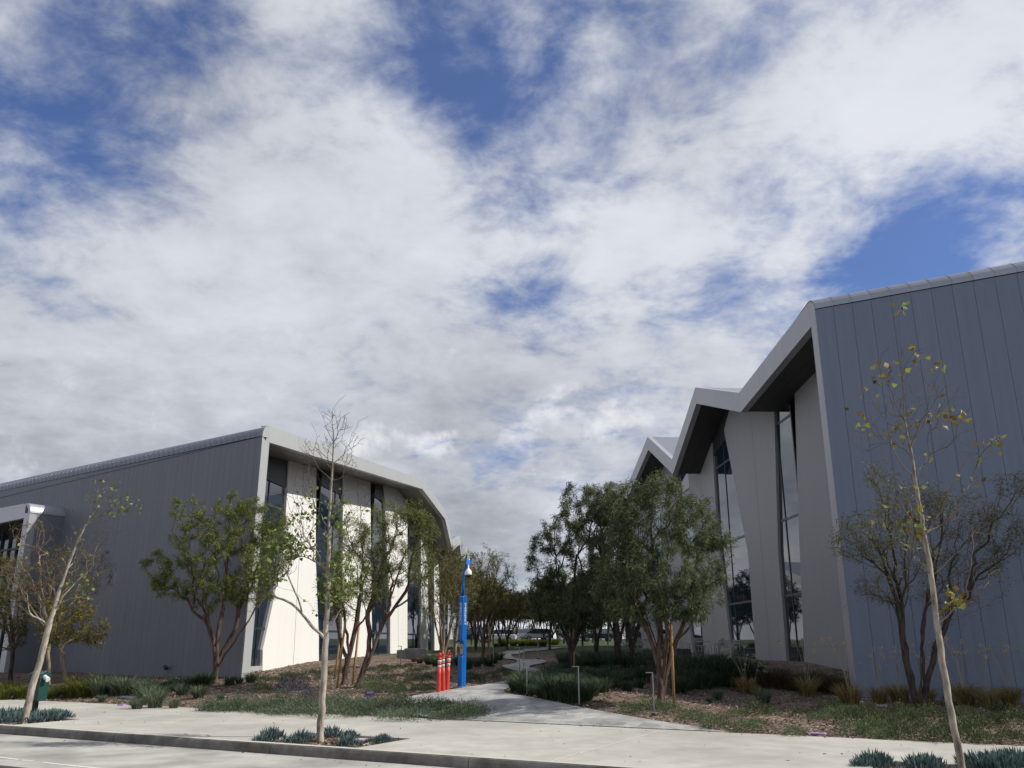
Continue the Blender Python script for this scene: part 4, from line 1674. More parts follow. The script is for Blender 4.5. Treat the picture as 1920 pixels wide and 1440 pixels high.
# pair of leaning trees before the white piers
gtree('mesquite_tree', 668, 1289,
      [[(676, 1265, 0), (690, 1235, 0), (702, 1210, 0), (715, 1180, .1), (735, 1145, .2), (760, 1110, .2), (780, 1070, .2)],
       [(690, 1232, 0), (692, 1190, .2), (690, 1150, .3), (705, 1100, .3), (720, 1050, .3)],
       [(712, 1185, .1), (730, 1150, -.2), (765, 1125, -.3), (795, 1095, -.4)],
       [(700, 1215, 0), (722, 1160, .4), (745, 1080, .5), (765, 1020, .6)]],
      [(775, 975, 35, 40, 0), (730, 960, 35, 30, .2), (800, 1000, 25, 40, .2), (755, 1040, 45, 50, 0), (790, 1060, 30, 40, -.2), (705, 1010, 35, 50, .3), (710, 1090, 40, 40, -.2)],
      22, 'leaning tree with dark stem and feathery crown before the white piers', GL,
      m_bark=M_BARK_RED, m_leaf=M_LEAF_MESQ, ntips=560, nleaf=13000, zmin=1.2, rbase=0.13, leaf=(0.11, 0.015))
gtree('mesquite_tree', 645, 1284,
      [[(648, 1255, 0), (655, 1225, 0), (664, 1190, 0), (672, 1150, .1), (676, 1110, .1), (680, 1060, .1)],
       [(654, 1235, 0), (650, 1190, -.2), (645, 1150, -.3), (640, 1100, -.3)],
       [(660, 1200, 0), (680, 1165, -.2), (698, 1130, -.3), (705, 1080, -.3)],
       [(650, 1245, .1), (640, 1210, .3), (632, 1160, .4), (625, 1110, .4)]],
      [(650, 1060, 45, 60, 0), (690, 1030, 40, 45, -.2), (630, 1120, 35, 40, .2), (670, 1120, 45, 35, -.2), (660, 1000, 35, 35, .2), (615, 1080, 25, 50, .3)],
      23, 'staked multi-stemmed tree behind the bare street tree', GL,
      m_bark=M_BARK_RED, m_leaf=M_LEAF_MESQ, ntips=520, nleaf=11000, zmin=1.2, rbase=0.13, leaf=(0.11, 0.015))

# thin vase-shaped trees by the path
gtree('vase_tree', 829, 1248,
      [[(829, 1225, 0), (822, 1195, 0), (815, 1160, 0), (808, 1110, .1), (803, 1060, .1)],
       [(831, 1225, 0), (832, 1190, 0), (833, 1140, .1), (835, 1080, .2)],
       [(832, 1228, .1), (842, 1190, .2), (848, 1140, .3), (855, 1090, .3)],
       [(830, 1225, -.1), (826, 1180, -.3), (822, 1120, -.4)]],
      [(812, 1080, 26, 50, 0), (840, 1070, 28, 55, .2), (855, 1110, 22, 50, .2), (825, 1130, 30, 35, -.3), (850, 1050, 20, 30, 0), (800, 1120, 18, 40, 0)],
      24, 'thin upright tree with many stems behind the orange posts', GL,
      m_bark=M_BARK_TAN, m_leaf=M_LEAF_OLIVE, ntips=420, nleaf=5200, zmin=0.9, rbase=0.11, leaf=(0.12, 0.018), droop=0.2, twist=0.015, kang=1.2)
gtree('vase_tree', 852, 1246,
      [[(851, 1215, 0), (848, 1180, 0), (846, 1140, .2), (842, 1100, .2)],
       [(853, 1215, 0), (858, 1170, .1), (862, 1120, .2), (868, 1080, .3)],
       [(853, 1218, .1), (864, 1185, -.2), (874, 1150, -.3), (880, 1110, -.4)]],
      [(850, 1090, 20, 50, 0), (870, 1080, 22, 50, .2), (880, 1110, 16, 40, 0), (862, 1140, 20, 30, 0)],
      25, 'slim many-stemmed tree directly behind the blue call tower', GL,
      m_bark=M_BARK_TAN, m_leaf=M_LEAF_OLIVE, ntips=320, nleaf=3800, zmin=0.9, rbase=0.09, leaf=(0.12, 0.018), droop=0.2, twist=0.015, kang=1.2)
gtree('vase_tree', 906, 1234,
      [[(904, 1205, 0), (898, 1175, 0), (890, 1140, 0), (880, 1100, .1), (874, 1060, .1)],
       [(906, 1205, 0), (908, 1165, 0), (910, 1120, .1), (914, 1070, .2)],
       [(908, 1208, .1), (918, 1175, .2), (930, 1140, .3), (945, 1100, .3)],
       [(907, 1205, -.1), (914, 1160, -.3), (924, 1110, -.4), (935, 1060, -.4)],
       [(905, 1205, .1), (895, 1160, .4), (898, 1110, .5)]],
      [(880, 1085, 30, 55, 0), (910, 1065, 32, 48, .2), (938, 1075, 32, 45, .2), (905, 1120, 40, 35, -.3), (950, 1110, 22, 32, 0), (880, 1130, 25, 30, .4)],
      26, 'rounded olive tree with dark stems right of the blue call tower', GL,
      m_bark=M_BARK_RED, m_leaf=M_LEAF_OLIVE, ntips=620, nleaf=8500, zmin=1.1, rbase=0.14, leaf=(0.14, 0.02), droop=0.2, twist=0.02, kang=1.1)
gtree('vase_tree', 951, 1217,
      [[(950, 1195, 0), (946, 1175, 0), (940, 1150, .2)], [(952, 1195, 0), (956, 1170, 0), (962, 1140, .2)], [(952, 1198, .1), (964, 1175, -.2), (975, 1155, -.3)]],
      [(950, 1135, 24, 24, 0), (975, 1130, 24, 24, .3), (985, 1150, 18, 18, 0), (940, 1150, 16, 16, 0)],
      27, 'small olive tree at the far bend of the path', GL,
      m_bark=M_BARK_DARK, m_leaf=M_LEAF_OLIVE, ntips=300, nleaf=7000, zmin=1.2, rbase=0.13, leaf=(0.2, 0.03), droop=0.3)

# trees at the left edge
gtree('mesquite_tree', 128, 1285,
      [[(122, 1250, 0), (112, 1215, 0), (108, 1190, 0), (100, 1150, .1), (92, 1100, .1)],
       [(113, 1218, 0), (122, 1180, .2), (140, 1150, .3), (160, 1130, .3)],
       [(110, 1200, 0), (85, 1190, -.2), (60, 1160, -.3)],
       [(112, 1205, 0), (130, 1160, -.3), (150, 1100, -.4)]],
      [(150, 1170, 50, 32, 0), (180, 1190, 30, 22, .2), (110, 1180, 40, 30, -.2), (130, 1140, 50, 30, .2)],
      28, 'small yellowing tree with tan trunk before the slate wall', GL,
      m_bark=M_BARK_TAN, m_leaf=M_LEAF_YEL, ntips=170, nleaf=3600, zmin=1.0, rbase=0.09, leaf=(0.13, 0.03))
gtree('mesquite_tree', 92, 1283,
      [[(92, 1250, 0), (90, 1200, 0), (84, 1150, 0), (78, 1100, .1), (72, 1040, .1)],
       [(91, 1215, 0), (105, 1160, .2), (125, 1100, .3), (150, 1040, .3)],
       [(90, 1195, 0), (65, 1150, -.2), (40, 1110, -.3), (25, 1070, -.3)],
       [(92, 1210, 0), (120, 1150, -.3), (165, 1090, -.4), (195, 1070, -.4)]],
      [(80, 1060, 70, 45, 0), (150, 1050, 55, 45, .3), (30, 1090, 45, 45, -.2), (110, 1110, 70, 40, 0), (185, 1075, 35, 35, 0), (60, 1000, 40, 30, .2)],
      29, 'twiggy brown half-bare tree behind the leaning street tree', GL,
      m_bark=M_BARK_TAN, m_leaf=M_LEAF_BRN, ntips=520, nleaf=5200, zmin=1.3, rbase=0.11, leaf=(0.11, 0.018), droop=0.3)
gtree('mesquite_tree', 18, 1282,
      [[(22, 1240, 0), (24, 1190, 0), (18, 1140, .1), (10, 1080, .1)], [(23, 1225, 0), (10, 1170, .2), (-10, 1120, .3)], [(24, 1205, 0), (40, 1170, -.2), (50, 1130, -.2)]],
      [(10, 1090, 45, 45, 0), (-20, 1130, 45, 50, .2), (35, 1140, 35, 40, 0), (15, 1190, 45, 30, .2), (-30, 1060, 40, 40, 0)],
      30, 'dense dark olive tree cut by the edge of the picture', GL,
      m_bark=M_BARK_DARK, m_leaf=M_LEAF_OLIVE, ntips=560, nleaf=9500, zmin=1.0, rbase=0.11, leaf=(0.13, 0.022))

# right-hand row
gtree('willow_acacia', 1240, 1324,
      [[(1240, 1290, 0), (1232, 1240, 0), (1222, 1200, 0), (1205, 1160, -.1), (1190, 1120, -.2), (1180, 1060, -.2)],
       [(1238, 1290, 0), (1236, 1230, 0), (1238, 1180, .1), (1232, 1120, .1), (1225, 1050, .2)],
       [(1243, 1290, 0), (1248, 1240, 0), (1255, 1200, .1), (1262, 1150, .2), (1270, 1080, .2)],
       [(1244, 1290, .1), (1255, 1245, .3), (1268, 1200, .4), (1285, 1160, .5), (1310, 1110, .6)],
       [(1252, 1235, .1), (1262, 1210, -.2), (1298, 1170, -.4), (1310, 1150, -.5)],
       [(1240, 1270, .1), (1228, 1200, .5), (1200, 1130, .6), (1160, 1090, .7)],
       [(1242, 1280, 0), (1250, 1190, -.3), (1245, 1110, -.5), (1250, 1040, -.6)]],
      [(1240, 960, 70, 70, 0), (1300, 980, 60, 60, .3), (1180, 960, 55, 65, .2), (1170, 1050, 60, 60, .2), (1330, 1050, 45, 60, .3), (1250, 1060, 80, 60, -.6), (1310, 1110, 50, 40, 0), (1235, 905, 40, 30, 0), (1355, 1010, 25, 25, .2), (1200, 1115, 65, 45, -.3), (1150, 1110, 45, 45, .3), (1280, 1120, 60, 35, -.4), (1215, 1145, 40, 25, .2), (1292, 1145, 36, 25, .3)],
      31, 'large willowy multi-stemmed tree beside the wooden stake right of the path', GR,
      m_bark=M_BARK_RED, m_leaf=M_LEAF_GREY, ntips=760, nleaf=42000, zmin=1.4, rbase=0.15, leaf=(0.135, 0.015), droop=0.8)
gtree('willow_acacia', 1070, 1262,
      [[(1070, 1230, 0), (1064, 1190, 0), (1055, 1140, -.1), (1045, 1080, -.2), (1040, 1020, -.2)],
       [(1070, 1225, 0), (1072, 1180, 0), (1075, 1120, .1), (1080, 1050, .2)],
       [(1072, 1230, .1), (1085, 1185, .2), (1100, 1130, .3), (1115, 1070, .3)],
       [(1071, 1230, .1), (1055, 1180, .5), (1030, 1130, .7), (1010, 1090, .8)],
       [(1072, 1230, -.1), (1082, 1170, -.4), (1090, 1100, -.6)]],
      [(1085, 950, 40, 50, 0), (1130, 940, 40, 45, .2), (1050, 1000, 40, 50, 0), (1020, 1060, 36, 45, .2), (1100, 1030, 60, 55, -.5), (1060, 1125, 70, 55, .2), (1120, 1130, 55, 45, 0), (1090, 1160, 50, 22, .3), (1020, 1130, 40, 40, .3), (1010, 1010, 18, 24, 0), (1150, 1000, 40, 50, .3), (1015, 1115, 30, 25, 0)],
      32, 'dense dark willowy tree standing nearest the path bend', GR,
      m_bark=M_BARK_DARK, m_leaf=M_LEAF_GREY, ntips=700, nleaf=42000, zmin=1.5, rbase=0.17, leaf=(0.14, 0.019), droop=0.7)
gtree('willow_acacia', 1158, 1255,
      [[(1158, 1220, 0), (1155, 1180, 0), (1150, 1130, 0), (1145, 1070, .1)], [(1160, 1215, 0), (1170, 1170, .2), (1180, 1120, .3)], [(1158, 1210, 0), (1140, 1160, -.2), (1125, 1120, -.3)]],
      [(1150, 1040, 55, 60, 0), (1145, 950, 42, 50, .1), (1115, 985, 40, 45, .2), (1190, 1050, 40, 50, .3), (1120, 1080, 40, 45, 0), (1160, 1110, 50, 30, 0)],
      33, 'dark twin-stemmed tree between the willowy tree and the path bend', GR,
      m_bark=M_BARK_DARK, m_leaf=M_LEAF_GREY, ntips=460, nleaf=26000, zmin=1.7, rbase=0.15, leaf=(0.14, 0.019), droop=0.7)
gtree('willow_acacia', 1186, 1252,
      [[(1184, 1220, 0), (1176, 1170, 0), (1170, 1120, 0)], [(1187, 1215, 0), (1198, 1170, .2), (1212, 1120, .3)]],
      [(1190, 1080, 45, 50, 0), (1220, 1070, 35, 45, .3), (1160, 1090, 30, 35, 0)],
      34, 'slim dark tree with one straight leaning stem close to the grey piers', GR,
      m_bark=M_BARK_DARK, m_leaf=M_LEAF_GREY, ntips=220, nleaf=6000, zmin=1.7, rbase=0.13, leaf=(0.19, 0.027), droop=0.7)
gtree('willow_acacia', 1118, 1238,
      [[(1118, 1215, 0), (1114, 1180, 0), (1108, 1140, 0)], [(1119, 1212, 0), (1126, 1175, .2), (1136, 1130, .3)]],
      [(1110, 1110, 45, 50, 0), (1145, 1100, 40, 50, .3), (1090, 1130, 30, 35, 0), (1125, 1150, 45, 22, 0)],
      37, 'dark tree behind the dense tree at the path bend', GR,
      m_bark=M_BARK_DARK, m_leaf=M_LEAF_GREY, ntips=240, nleaf=8000, zmin=1.7, rbase=0.13, leaf=(0.2, 0.03), droop=0.7)
gtree('willow_acacia', 1030, 1218,
      [[(1030, 1200, 0), (1026, 1180, 0), (1020, 1150, .2)], [(1031, 1200, 0), (1034, 1170, 0), (1040, 1140, .3)], [(1031, 1202, .1), (1042, 1180, -.2), (1052, 1155, -.3)]],
      [(1020, 1130, 32, 34, 0), (1050, 1120, 32, 34, .3), (1035, 1090, 28, 28, 0), (1065, 1150, 25, 25, 0)],
      35, 'small dark tree in front of the parked silver car', GR,
      m_bark=M_BARK_DARK, m_leaf=M_LEAF_GREY, ntips=260, nleaf=8000, zmin=1.8, rbase=0.14, leaf=(0.26, 0.045), droop=0.6)
gtree('mesquite_tree', 1724, 1333,
      [[(1712, 1300, 0), (1700, 1250, 0), (1692, 1200, 0), (1690, 1170, 0), (1678, 1120, -.1), (1660, 1060, -.2), (1640, 1010, -.2)],
       [(1732, 1300, .1), (1732, 1250, .1), (1728, 1200, .1), (1735, 1150, .2), (1745, 1100, .2), (1760, 1040, .3)],
       [(1733, 1225, .1), (1750, 1205, .2), (1760, 1190, .2)],
       [(1760, 1200, .1), (1800, 1160, .1), (1850, 1135, .1), (1890, 1105, .2), (1925, 1080, .2)],
       [(1692, 1175, 0), (1700, 1120, .2), (1705, 1060, .3), (1715, 1000, .4)],
       [(1690, 1180, 0), (1665, 1120, -.3), (1630, 1080, -.4), (1600, 1040, -.4)],
       [(1732, 1165, .1), (1760, 1110, -.3), (1800, 1060, -.4), (1850, 1010, -.5)],
       [(1740, 1130, .2), (1790, 1080, .5), (1850, 1050, .6), (1900, 1000, .6)]],
      [(1640, 990, 60, 45, 0), (1710, 940, 70, 45, .2), (1800, 960, 70, 50, 0), (1880, 990, 55, 50, .3), (1600, 1010, 45, 45, .2), (1700, 1040, 80, 40, -.3), (1830, 1050, 70, 40, .3), (1660, 1100, 60, 30, 0), (1780, 1110, 60, 30, .4), (1650, 890, 40, 25, 0), (1900, 910, 40, 30, 0)],
      36, 'spreading twiggy tree with two dark stems before the blue-grey wall', GR,
      m_bark=M_BARK_TWIGGY, m_leaf=M_LEAF_OLIVE, ntips=1500, nleaf=13000, zmin=1.3, rbase=0.13, leaf=(0.10, 0.016), droop=0.5, rtip=0.0028, kang=1.1, spread=0.07, alpha=1.0)


# distant trees close the view between the buildings
def far_trees():
    proto = {}
    rng = np.random.default_rng(77)
    for k, (m_b, m_l) in enumerate(((M_BARK_DARK, M_LEAF_OLIVE), (M_BARK_DARK, M_LEAF_GREY))):
        blobs = [((0, 0, 4.2), (1.9, 1.9, 1.5), 1), ((0.9, 0.3, 3.4), (1.4, 1.4, 1.2), 0.7), ((-1.0, -0.2, 3.5), (1.4, 1.4, 1.2), 0.7)]
        stems = [[(0.1, 0, 0.8), (0.4, 0.1, 1.8), (0.7, 0.2, 3)], [(-0.1, 0, 0.8), (-0.4, 0.1, 1.9), (-0.7, 0, 3)], [(0, 0.1, 1), (0, 0.3, 2.4)]]
        blobs = [(np.array(c), r_, w) for c, r_, w in blobs]
        proto[k] = vase_tree('garden_tree', (0, 0, 0), [[np.array(q, float) for q in s] for s in stems], blobs, 90 + k, 'tree', 'tree', 'far trees between the buildings',
                             m_bark=m_b, m_leaf=m_l, ntips=240, nleaf=5500, zmin=1.2, rbase=0.13, leaf=(0.26, 0.05), droop=0.4)
    spots = [(884, 1210, 0, 'olive tree behind the blue call tower in the far row'), (925, 1206, 0, 'far olive tree left of the parked white car'), (912, 1203, 0, None),
             (968, 1203.5, 0, None), (1058, 1207, 1, None), (1092, 1212, 1, None), (1078, 1204, 1, None), (1112, 1205, 1, None),
             (1140, 1209, 1, None), (1165, 1206, 1, None), (895, 1204, 0, None), (1045, 1203, 1, None), (868, 1222, 0, None), (892, 1219, 0, None), (917, 1215, 0, None), (937, 1212, 0, None)] + [(872 + 13.5 * k + RNG.uniform(-4, 4), 1199.5 + RNG.uniform(-1.5, 2.5), 0 if k < 8 else 1, None) for k in range(22)]
    used = {0: False, 1: False}
    n = 0
    for x, y, k, lab in spots:
        p = ter(x, y, far=150)
        o = proto[k] if not used[k] else copy_tree(proto[k])
        used[k] = True
        o.location = p
        o.rotation_euler = (0, 0, rng.random() * 6.28)
        s = (0.85 + 0.35 * rng.random()) * (1.0 if p.y < 90 else 1.25)
        o.scale = (s, s, s)
        side = 'sunny left row beyond the olive tree' if k == 0 else 'shaded right row beyond the dark trees'
        tag(o, 'distant garden tree in the ' + side, 'tree', 'distant trees of the ' + ('left' if k == 0 else 'right') + ' row')


far_trees()


# ================================================================== plants
def grass_blades(rng, n, h, r, curl, w, lean=0.6):
    """each blade is three quads bending outward"""
    ang = rng.random(n) * 2 * np.pi
    rad = r * 0.25 * np.sqrt(rng.random(n))
    base = np.stack([np.cos(ang) * rad, np.sin(ang) * rad, np.zeros(n) - 0.04], -1)
    a2 = ang + rng.normal(size=n) * 0.5
    out = np.stack([np.cos(a2), np.sin(a2), np.zeros(n)], -1)
    hh = h * (0.55 + 0.5 * rng.random(n))
    le = r * lean * (0.3 + 0.9 * rng.random(n))
    side = np.stack([-np.sin(a2 + rng.normal(size=n) * 0.6), np.cos(a2 + rng.normal(size=n) * 0.6), np.zeros(n)], -1)
    ts = [0, 0.4, 0.75, 1.0]
    ws = [1.0, 0.9, 0.6, 0.12]
    pts = []
    for t in ts:
        p = base + out * (le * (t ** 1.7))[:, None] + np.array([0, 0, 1.0]) * (hh * (t - curl * t ** 3))[:, None]
        pts.append(p)
    V = []
    for k in range(3):
        wa = (w * ws[k] * 0.5)
        wb = (w * ws[k + 1] * 0.5)
        V.append(np.stack([pts[k] - side * wa, pts[k] + side * wa, pts[k + 1] + side * wb, pts[k + 1] - side * wb], 1))
    tint = rng.random(n)
    return np.concatenate(V), np.concatenate([tint] * 3), pts[-1], out


M_GRASS_Y = leaf_mat('yellow_green_grass', [(0, (0.045, 0.06, 0.01)), (0.6, (0.12, 0.14, 0.022)), (1, (0.22, 0.22, 0.05))])
M_GRASS_G = leaf_mat('deep_green_grass', [(0, (0.022, 0.045, 0.022)), (0.6, (0.055, 0.09, 0.045)), (1, (0.12, 0.16, 0.085))])
M_GRASS_B = leaf_mat('grey_green_blade', [(0, (0.05, 0.075, 0.04)), (0.6, (0.11, 0.15, 0.085)), (1, (0.22, 0.25, 0.16))])
M_GRASS_D = leaf_mat('golden_grass', [(0, (0.12, 0.09, 0.03)), (0.55, (0.28, 0.205, 0.075)), (1, (0.47, 0.39, 0.18))])
M_GRASS_K = leaf_mat('brown_grass', [(0, (0.045, 0.032, 0.02)), (0.55, (0.10, 0.072, 0.042)), (1, (0.18, 0.135, 0.08))])
M_PLUME = leaf_mat('seed_plume', [(0, (0.42, 0.36, 0.24)), (1, (0.62, 0.55, 0.40))])
M_SHRUB_D = leaf_mat('dark_shrub_leaf', [(0, (0.028, 0.045, 0.02)), (0.6, (0.07, 0.095, 0.038)), (1, (0.16, 0.18, 0.075))])
M_SHRUB_G = leaf_mat('mid_green_shrub_leaf', [(0, (0.05, 0.08, 0.034)), (0.6, (0.105, 0.155, 0.065)), (1, (0.21, 0.25, 0.115))])
M_SHRUB_L = leaf_mat('lavender_leaf', [(0, (0.06, 0.065, 0.06)), (0.7, (0.12, 0.12, 0.125)), (1, (0.20, 0.15, 0.27))])
M_SHRUB_T = leaf_mat('grey_green_cover', [(0, (0.06, 0.085, 0.05)), (0.6, (0.125, 0.165, 0.095)), (1, (0.22, 0.26, 0.165))])
M_SUCC = leaf_mat('blue_succulent', [(0, (0.06, 0.105, 0.10)), (0.6, (0.12, 0.185, 0.175)), (1, (0.22, 0.30, 0.285))], trans=0.1)


def shrub_quads(rng, n, r, h, leaf, up=0.5):
    d = unit(rng.normal(size=(n, 3)))
    d[:, 2] = np.abs(d[:, 2])
    k = 0.35 + 0.65 * rng.random((n, 1)) ** 0.5
    lump = 1 + 0.25 * np.sin(d[:, :1] * 5 + 1) * np.cos(d[:, 1:2] * 6)
    pos = d * k * lump * np.array([r, r, h])
    dirs = d * np.array([1, 1, 0.6]) + rng.normal(size=(n, 3)) * 0.5 + np.array([0, 0, up])
    V = leaf_quads(pos, dirs, leaf[0] * (0.6 + 0.8 * rng.random(n)), leaf[1] * (0.7 + 0.6 * rng.random(n)), rng, fold=0.2)
    V[:, :, 2] = np.maximum(V[:, :, 2], -0.03)
    return V, rng.random(n)


PROTO = {}


def proto_meshes():
    rng = np.random.default_rng(5)
    spec = {
        'grass_y': ('ornamental_grass', M_GRASS_Y, lambda: grass_blades(rng, 420, 0.75, 0.85, 0.45, 0.012)[:2]),
        'grass_g': ('ornamental_grass', M_GRASS_G, lambda: grass_blades(rng, 360, 0.75, 0.75, 0.35, 0.014)[:2]),
        'spiky': ('spiky_plant', M_GRASS_B, lambda: grass_blades(rng, 230, 0.55, 0.55, 0.2, 0.017)[:2]),
        'grass_k': ('ornamental_grass', M_GRASS_K, lambda: grass_blades(rng, 380, 0.8, 0.8, 0.4, 0.011)[:2]),
        'shrub_d': ('shrub', M_SHRUB_D, lambda: shrub_quads(rng, 1000, 0.42, 0.26, (0.055, 0.017))),
        'shrub_g': ('shrub', M_SHRUB_G, lambda: shrub_quads(rng, 1000, 0.40, 0.34, (0.06, 0.014), up=0.8)),
        'shrub_l': ('lavender_bush', M_SHRUB_L, lambda: shrub_quads(rng, 480, 0.36, 0.36, (0.10, 0.014), up=1.2)),
    }
    for k, (nm, m, fn) in spec.items():
        PROTO[k] = []
        for _ in range(3):
            V, t = fn()
            ob = quad_mesh(nm, V, t, m)
            PROTO[k].append([ob, False])
    # golden grass with pale plumes: one mesh for the tuft, a child for the plumes
    PROTO['grass_d'] = []
    for _ in range(3):
        V, t, tips, out = grass_blades(rng, 340, 0.6, 0.55, 0.3, 0.011)
        ob = quad_mesh('ornamental_grass', V, t, M_GRASS_D)
        n = 9
        ang = rng.random(n) * 6.28
        mb = []
        tt = []
        for i in range(n):
            o = np.array([math.cos(ang[i]), math.sin(ang[i]), 0])
            hgt = 0.85 + 0.35 * rng.random()
            ln = 0.25 + 0.25 * rng.random()
            pts = [o * ln * s ** 2 + np.array([0, 0, hgt * s]) for s in np.linspace(0, 1, 5)] + [o * (ln + 0.1) + np.array([0, 0, hgt - 0.02])]
            sd_ = np.array([-o[1], o[0], 0]) * 0.003
            for a, b2 in zip(pts[:-1], pts[1:]):
                mb.append([a - sd_, a + sd_, b2 + sd_, b2 - sd_])
                tt.append(0.2)
            m_ = 26
            pos = pts[4] + (pts[5] - pts[4]) * rng.random((m_, 1)) + rng.normal(size=(m_, 3)) * 0.012
            LV = leaf_quads(pos, rng.normal(size=(m_, 3)) + o * 0.8, 0.05, 0.012, rng)
            mb += [list(q) for q in LV]
            tt += list(rng.random(m_))
        pl = quad_mesh('plume', np.array(mb), np.array(tt), M_PLUME, ob)
        PROTO['grass_d'].append([ob, False])
    # blue chalk-stick succulents: bundles of pointed fingers
    PROTO['succ'] = []
    for _ in range(3):
        n = 210
        pos = np.clip(rng.normal(size=(n, 3)), -1.7, 1.7) * np.array([0.12, 0.11, 0.0])
        rr = np.linalg.norm(pos, axis=1)
        hgt = 0.24 * np.exp(-(rr / 0.26) ** 2)
        pos[:, 2] = -0.03 + hgt * (0.2 + 0.6 * rng.random(n))
        dirs = np.array([0, 0, 1.0]) + pos * np.array([2.2, 2.2, 0]) + rng.normal(size=(n, 3)) * 0.22
        V1 = leaf_quads(pos, dirs, 0.13 * (0.7 + 0.5 * rng.random(n)), 0.024, rng)
        V2 = leaf_quads(pos, dirs, 0.13 * (0.7 + 0.5 * rng.random(n)), 0.024, rng)
        V = np.concatenate([V1, V2])
        t = rng.random(n)
        ob = quad_mesh('chalkstick_succulent', V, np.concatenate([t, t]), M_SUCC)
        PROTO['succ'].append([ob, False])


proto_meshes()
_pc = {}


def plant(kind, p, scale, label, cat, group, squash=1.0):
    k = _pc.get(kind, 0)
    _pc[kind] = k + 1
    slot = PROTO[kind][k % 3]
    if not slot[1]:
        o = slot[0]
        slot[1] = True
    else:
        o = copy_tree(slot[0])
    o.location = p
    o.rotation_euler = (0, 0, random.random() * 6.28)
    o.scale = (scale, scale, scale * squash)
    tag(o, label, cat, group)
    return o


def plants_px(kind, pts, scale, label, cat, group, jitter=0.3, squash=1.0, lower=0.0):
    for q in pts:
        s = scale * (q[2] if len(q) > 2 else 1.0) * (1 - jitter + 2 * jitter * random.random())
        p = ter(q[0], q[1])
        p.z -= lower
        plant(kind, p, s, label, cat, group, squash)


# left bank
plants_px('grass_y', [(5, 1312), (40, 1310), (95, 1311), (135, 1308), (160, 1306), (20, 1303), (70, 1304), (118, 1302), (148, 1300), (0, 1300)], 1.0,
          'weeping yellow-green grass clump behind the sidewalk near the green bin', 'grass', 'weeping grasses near the green bin')
plants_px('spiky', [(185, 1306, 1.0), (200, 1302, 1.2), (218, 1304, 1.2), (232, 1303, 1.1), (190, 1299, 1.2), (210, 1298, 1.2)], 1.0,
          'large spiky green plant beside the yellow-green grasses', 'plant', 'large spiky plants on the left bank')
plants_px('spiky', [(262, 1306), (278, 1309), (250, 1301), (270, 1303), (290, 1327), (325, 1328), (256, 1330, .9), (276, 1320), (372, 1309), (340, 1304), (412, 1314, .8), (190, 1317, .7), (300, 1309)], 0.85,
          'grey-green spiky tuft on the mulch between lilac lid and bushy tree', 'plant', 'spiky tufts on the left mulch bank')
plants_px('grass_g', [(250, 1296), (275, 1295), (300, 1294), (322, 1293), (345, 1291), (362, 1289), (235, 1297), (385, 1286), (430, 1284, .7), (448, 1282, .7), (470, 1280, .7), (285, 1298), (335, 1296)], 0.75,
          'dark green grass tuft at the foot of the slate wall', 'grass', 'grass tufts along the slate wall')
plants_px('shrub_d', [(640 + a * .09375, 1200 + b * .09375 + 4) for a, b in
                      ((840, 510), (1120, 540), (1340, 490), (600, 580), (870, 610), (1440, 610), (610, 760), (910, 790), (1450, 770), (1700, 730), (1300, 860), (1660, 560), (1180, 990), (1600, 940), (1800, 900), (1750, 980), (1500, 980))], 0.6,
          'low dark shrub dotted on the sunny mulch slope left of the posts', 'shrub', 'low shrubs on the sunny mulch slope')
plants_px('shrub_d', [(560, 1268), (585, 1266), (610, 1266), (540, 1272), (515, 1276), (495, 1278), (640, 1262), (530, 1280), (572, 1276), (600, 1275)], 0.6,
          'low dark green shrub in the row under the first white pier', 'shrub', 'shrub row under the first white pier')
plants_px('shrub_g', [(690, 1291), (705, 1293), (724, 1294), (742, 1296), (655, 1302, .7), (625, 1320), (527, 1305), (490, 1296), (745, 1301), (700, 1300, .8)], 0.6,
          'green shrub on the mulch around the small purple sign', 'shrub', 'green shrubs around the purple sign')
plants_px('shrub_l', [(575, 1311), (560, 1306), (552, 1296), (590, 1313), (540, 1295)], 0.85,
          'grey lavender bush with faint purple flowers on the left mulch bank', 'lavender', 'lavender bushes on the left bank')
plants_px('grass_k', [(776, 1241, .7), (787, 1243, .8), (800, 1243, .8), (815, 1246, .8)], 0.75,
          'dry brown grass tuft in front of the grey planters', 'grass', 'dry tufts by the grey planters')
plants_px('grass_g', [(806, 1245), (840, 1250), (862, 1248), (885, 1246), (895, 1250), (820, 1250), (875, 1255), (925, 1243), (915, 1249), (905, 1244), (935, 1238)], 0.7,
          'green grass tuft between the far posts and the path', 'grass', 'grass tufts left of the winding path')
plants_px('shrub_d', [(880, 1268), (900, 1272), (920, 1266), (940, 1262), (890, 1280), (955, 1268), (930, 1274), (985, 1264, .7)], 0.65,
          'dark shrub on the shaded bank between call tower and path', 'shrub', 'shrubs right of the call tower')
plants_px('grass_y', [(930, 1213), (945, 1212), (962, 1211), (978, 1211), (992, 1211), (1005, 1211), (1018, 1212), (955, 1206), (975, 1206), (1000, 1206), (1020, 1206), (985, 1204), (940, 1207), (1040, 1209)], 1.15,
          'pale green meadow grass clump beyond the last path bend', 'grass', 'meadow grasses beyond the path', jitter=0.45)
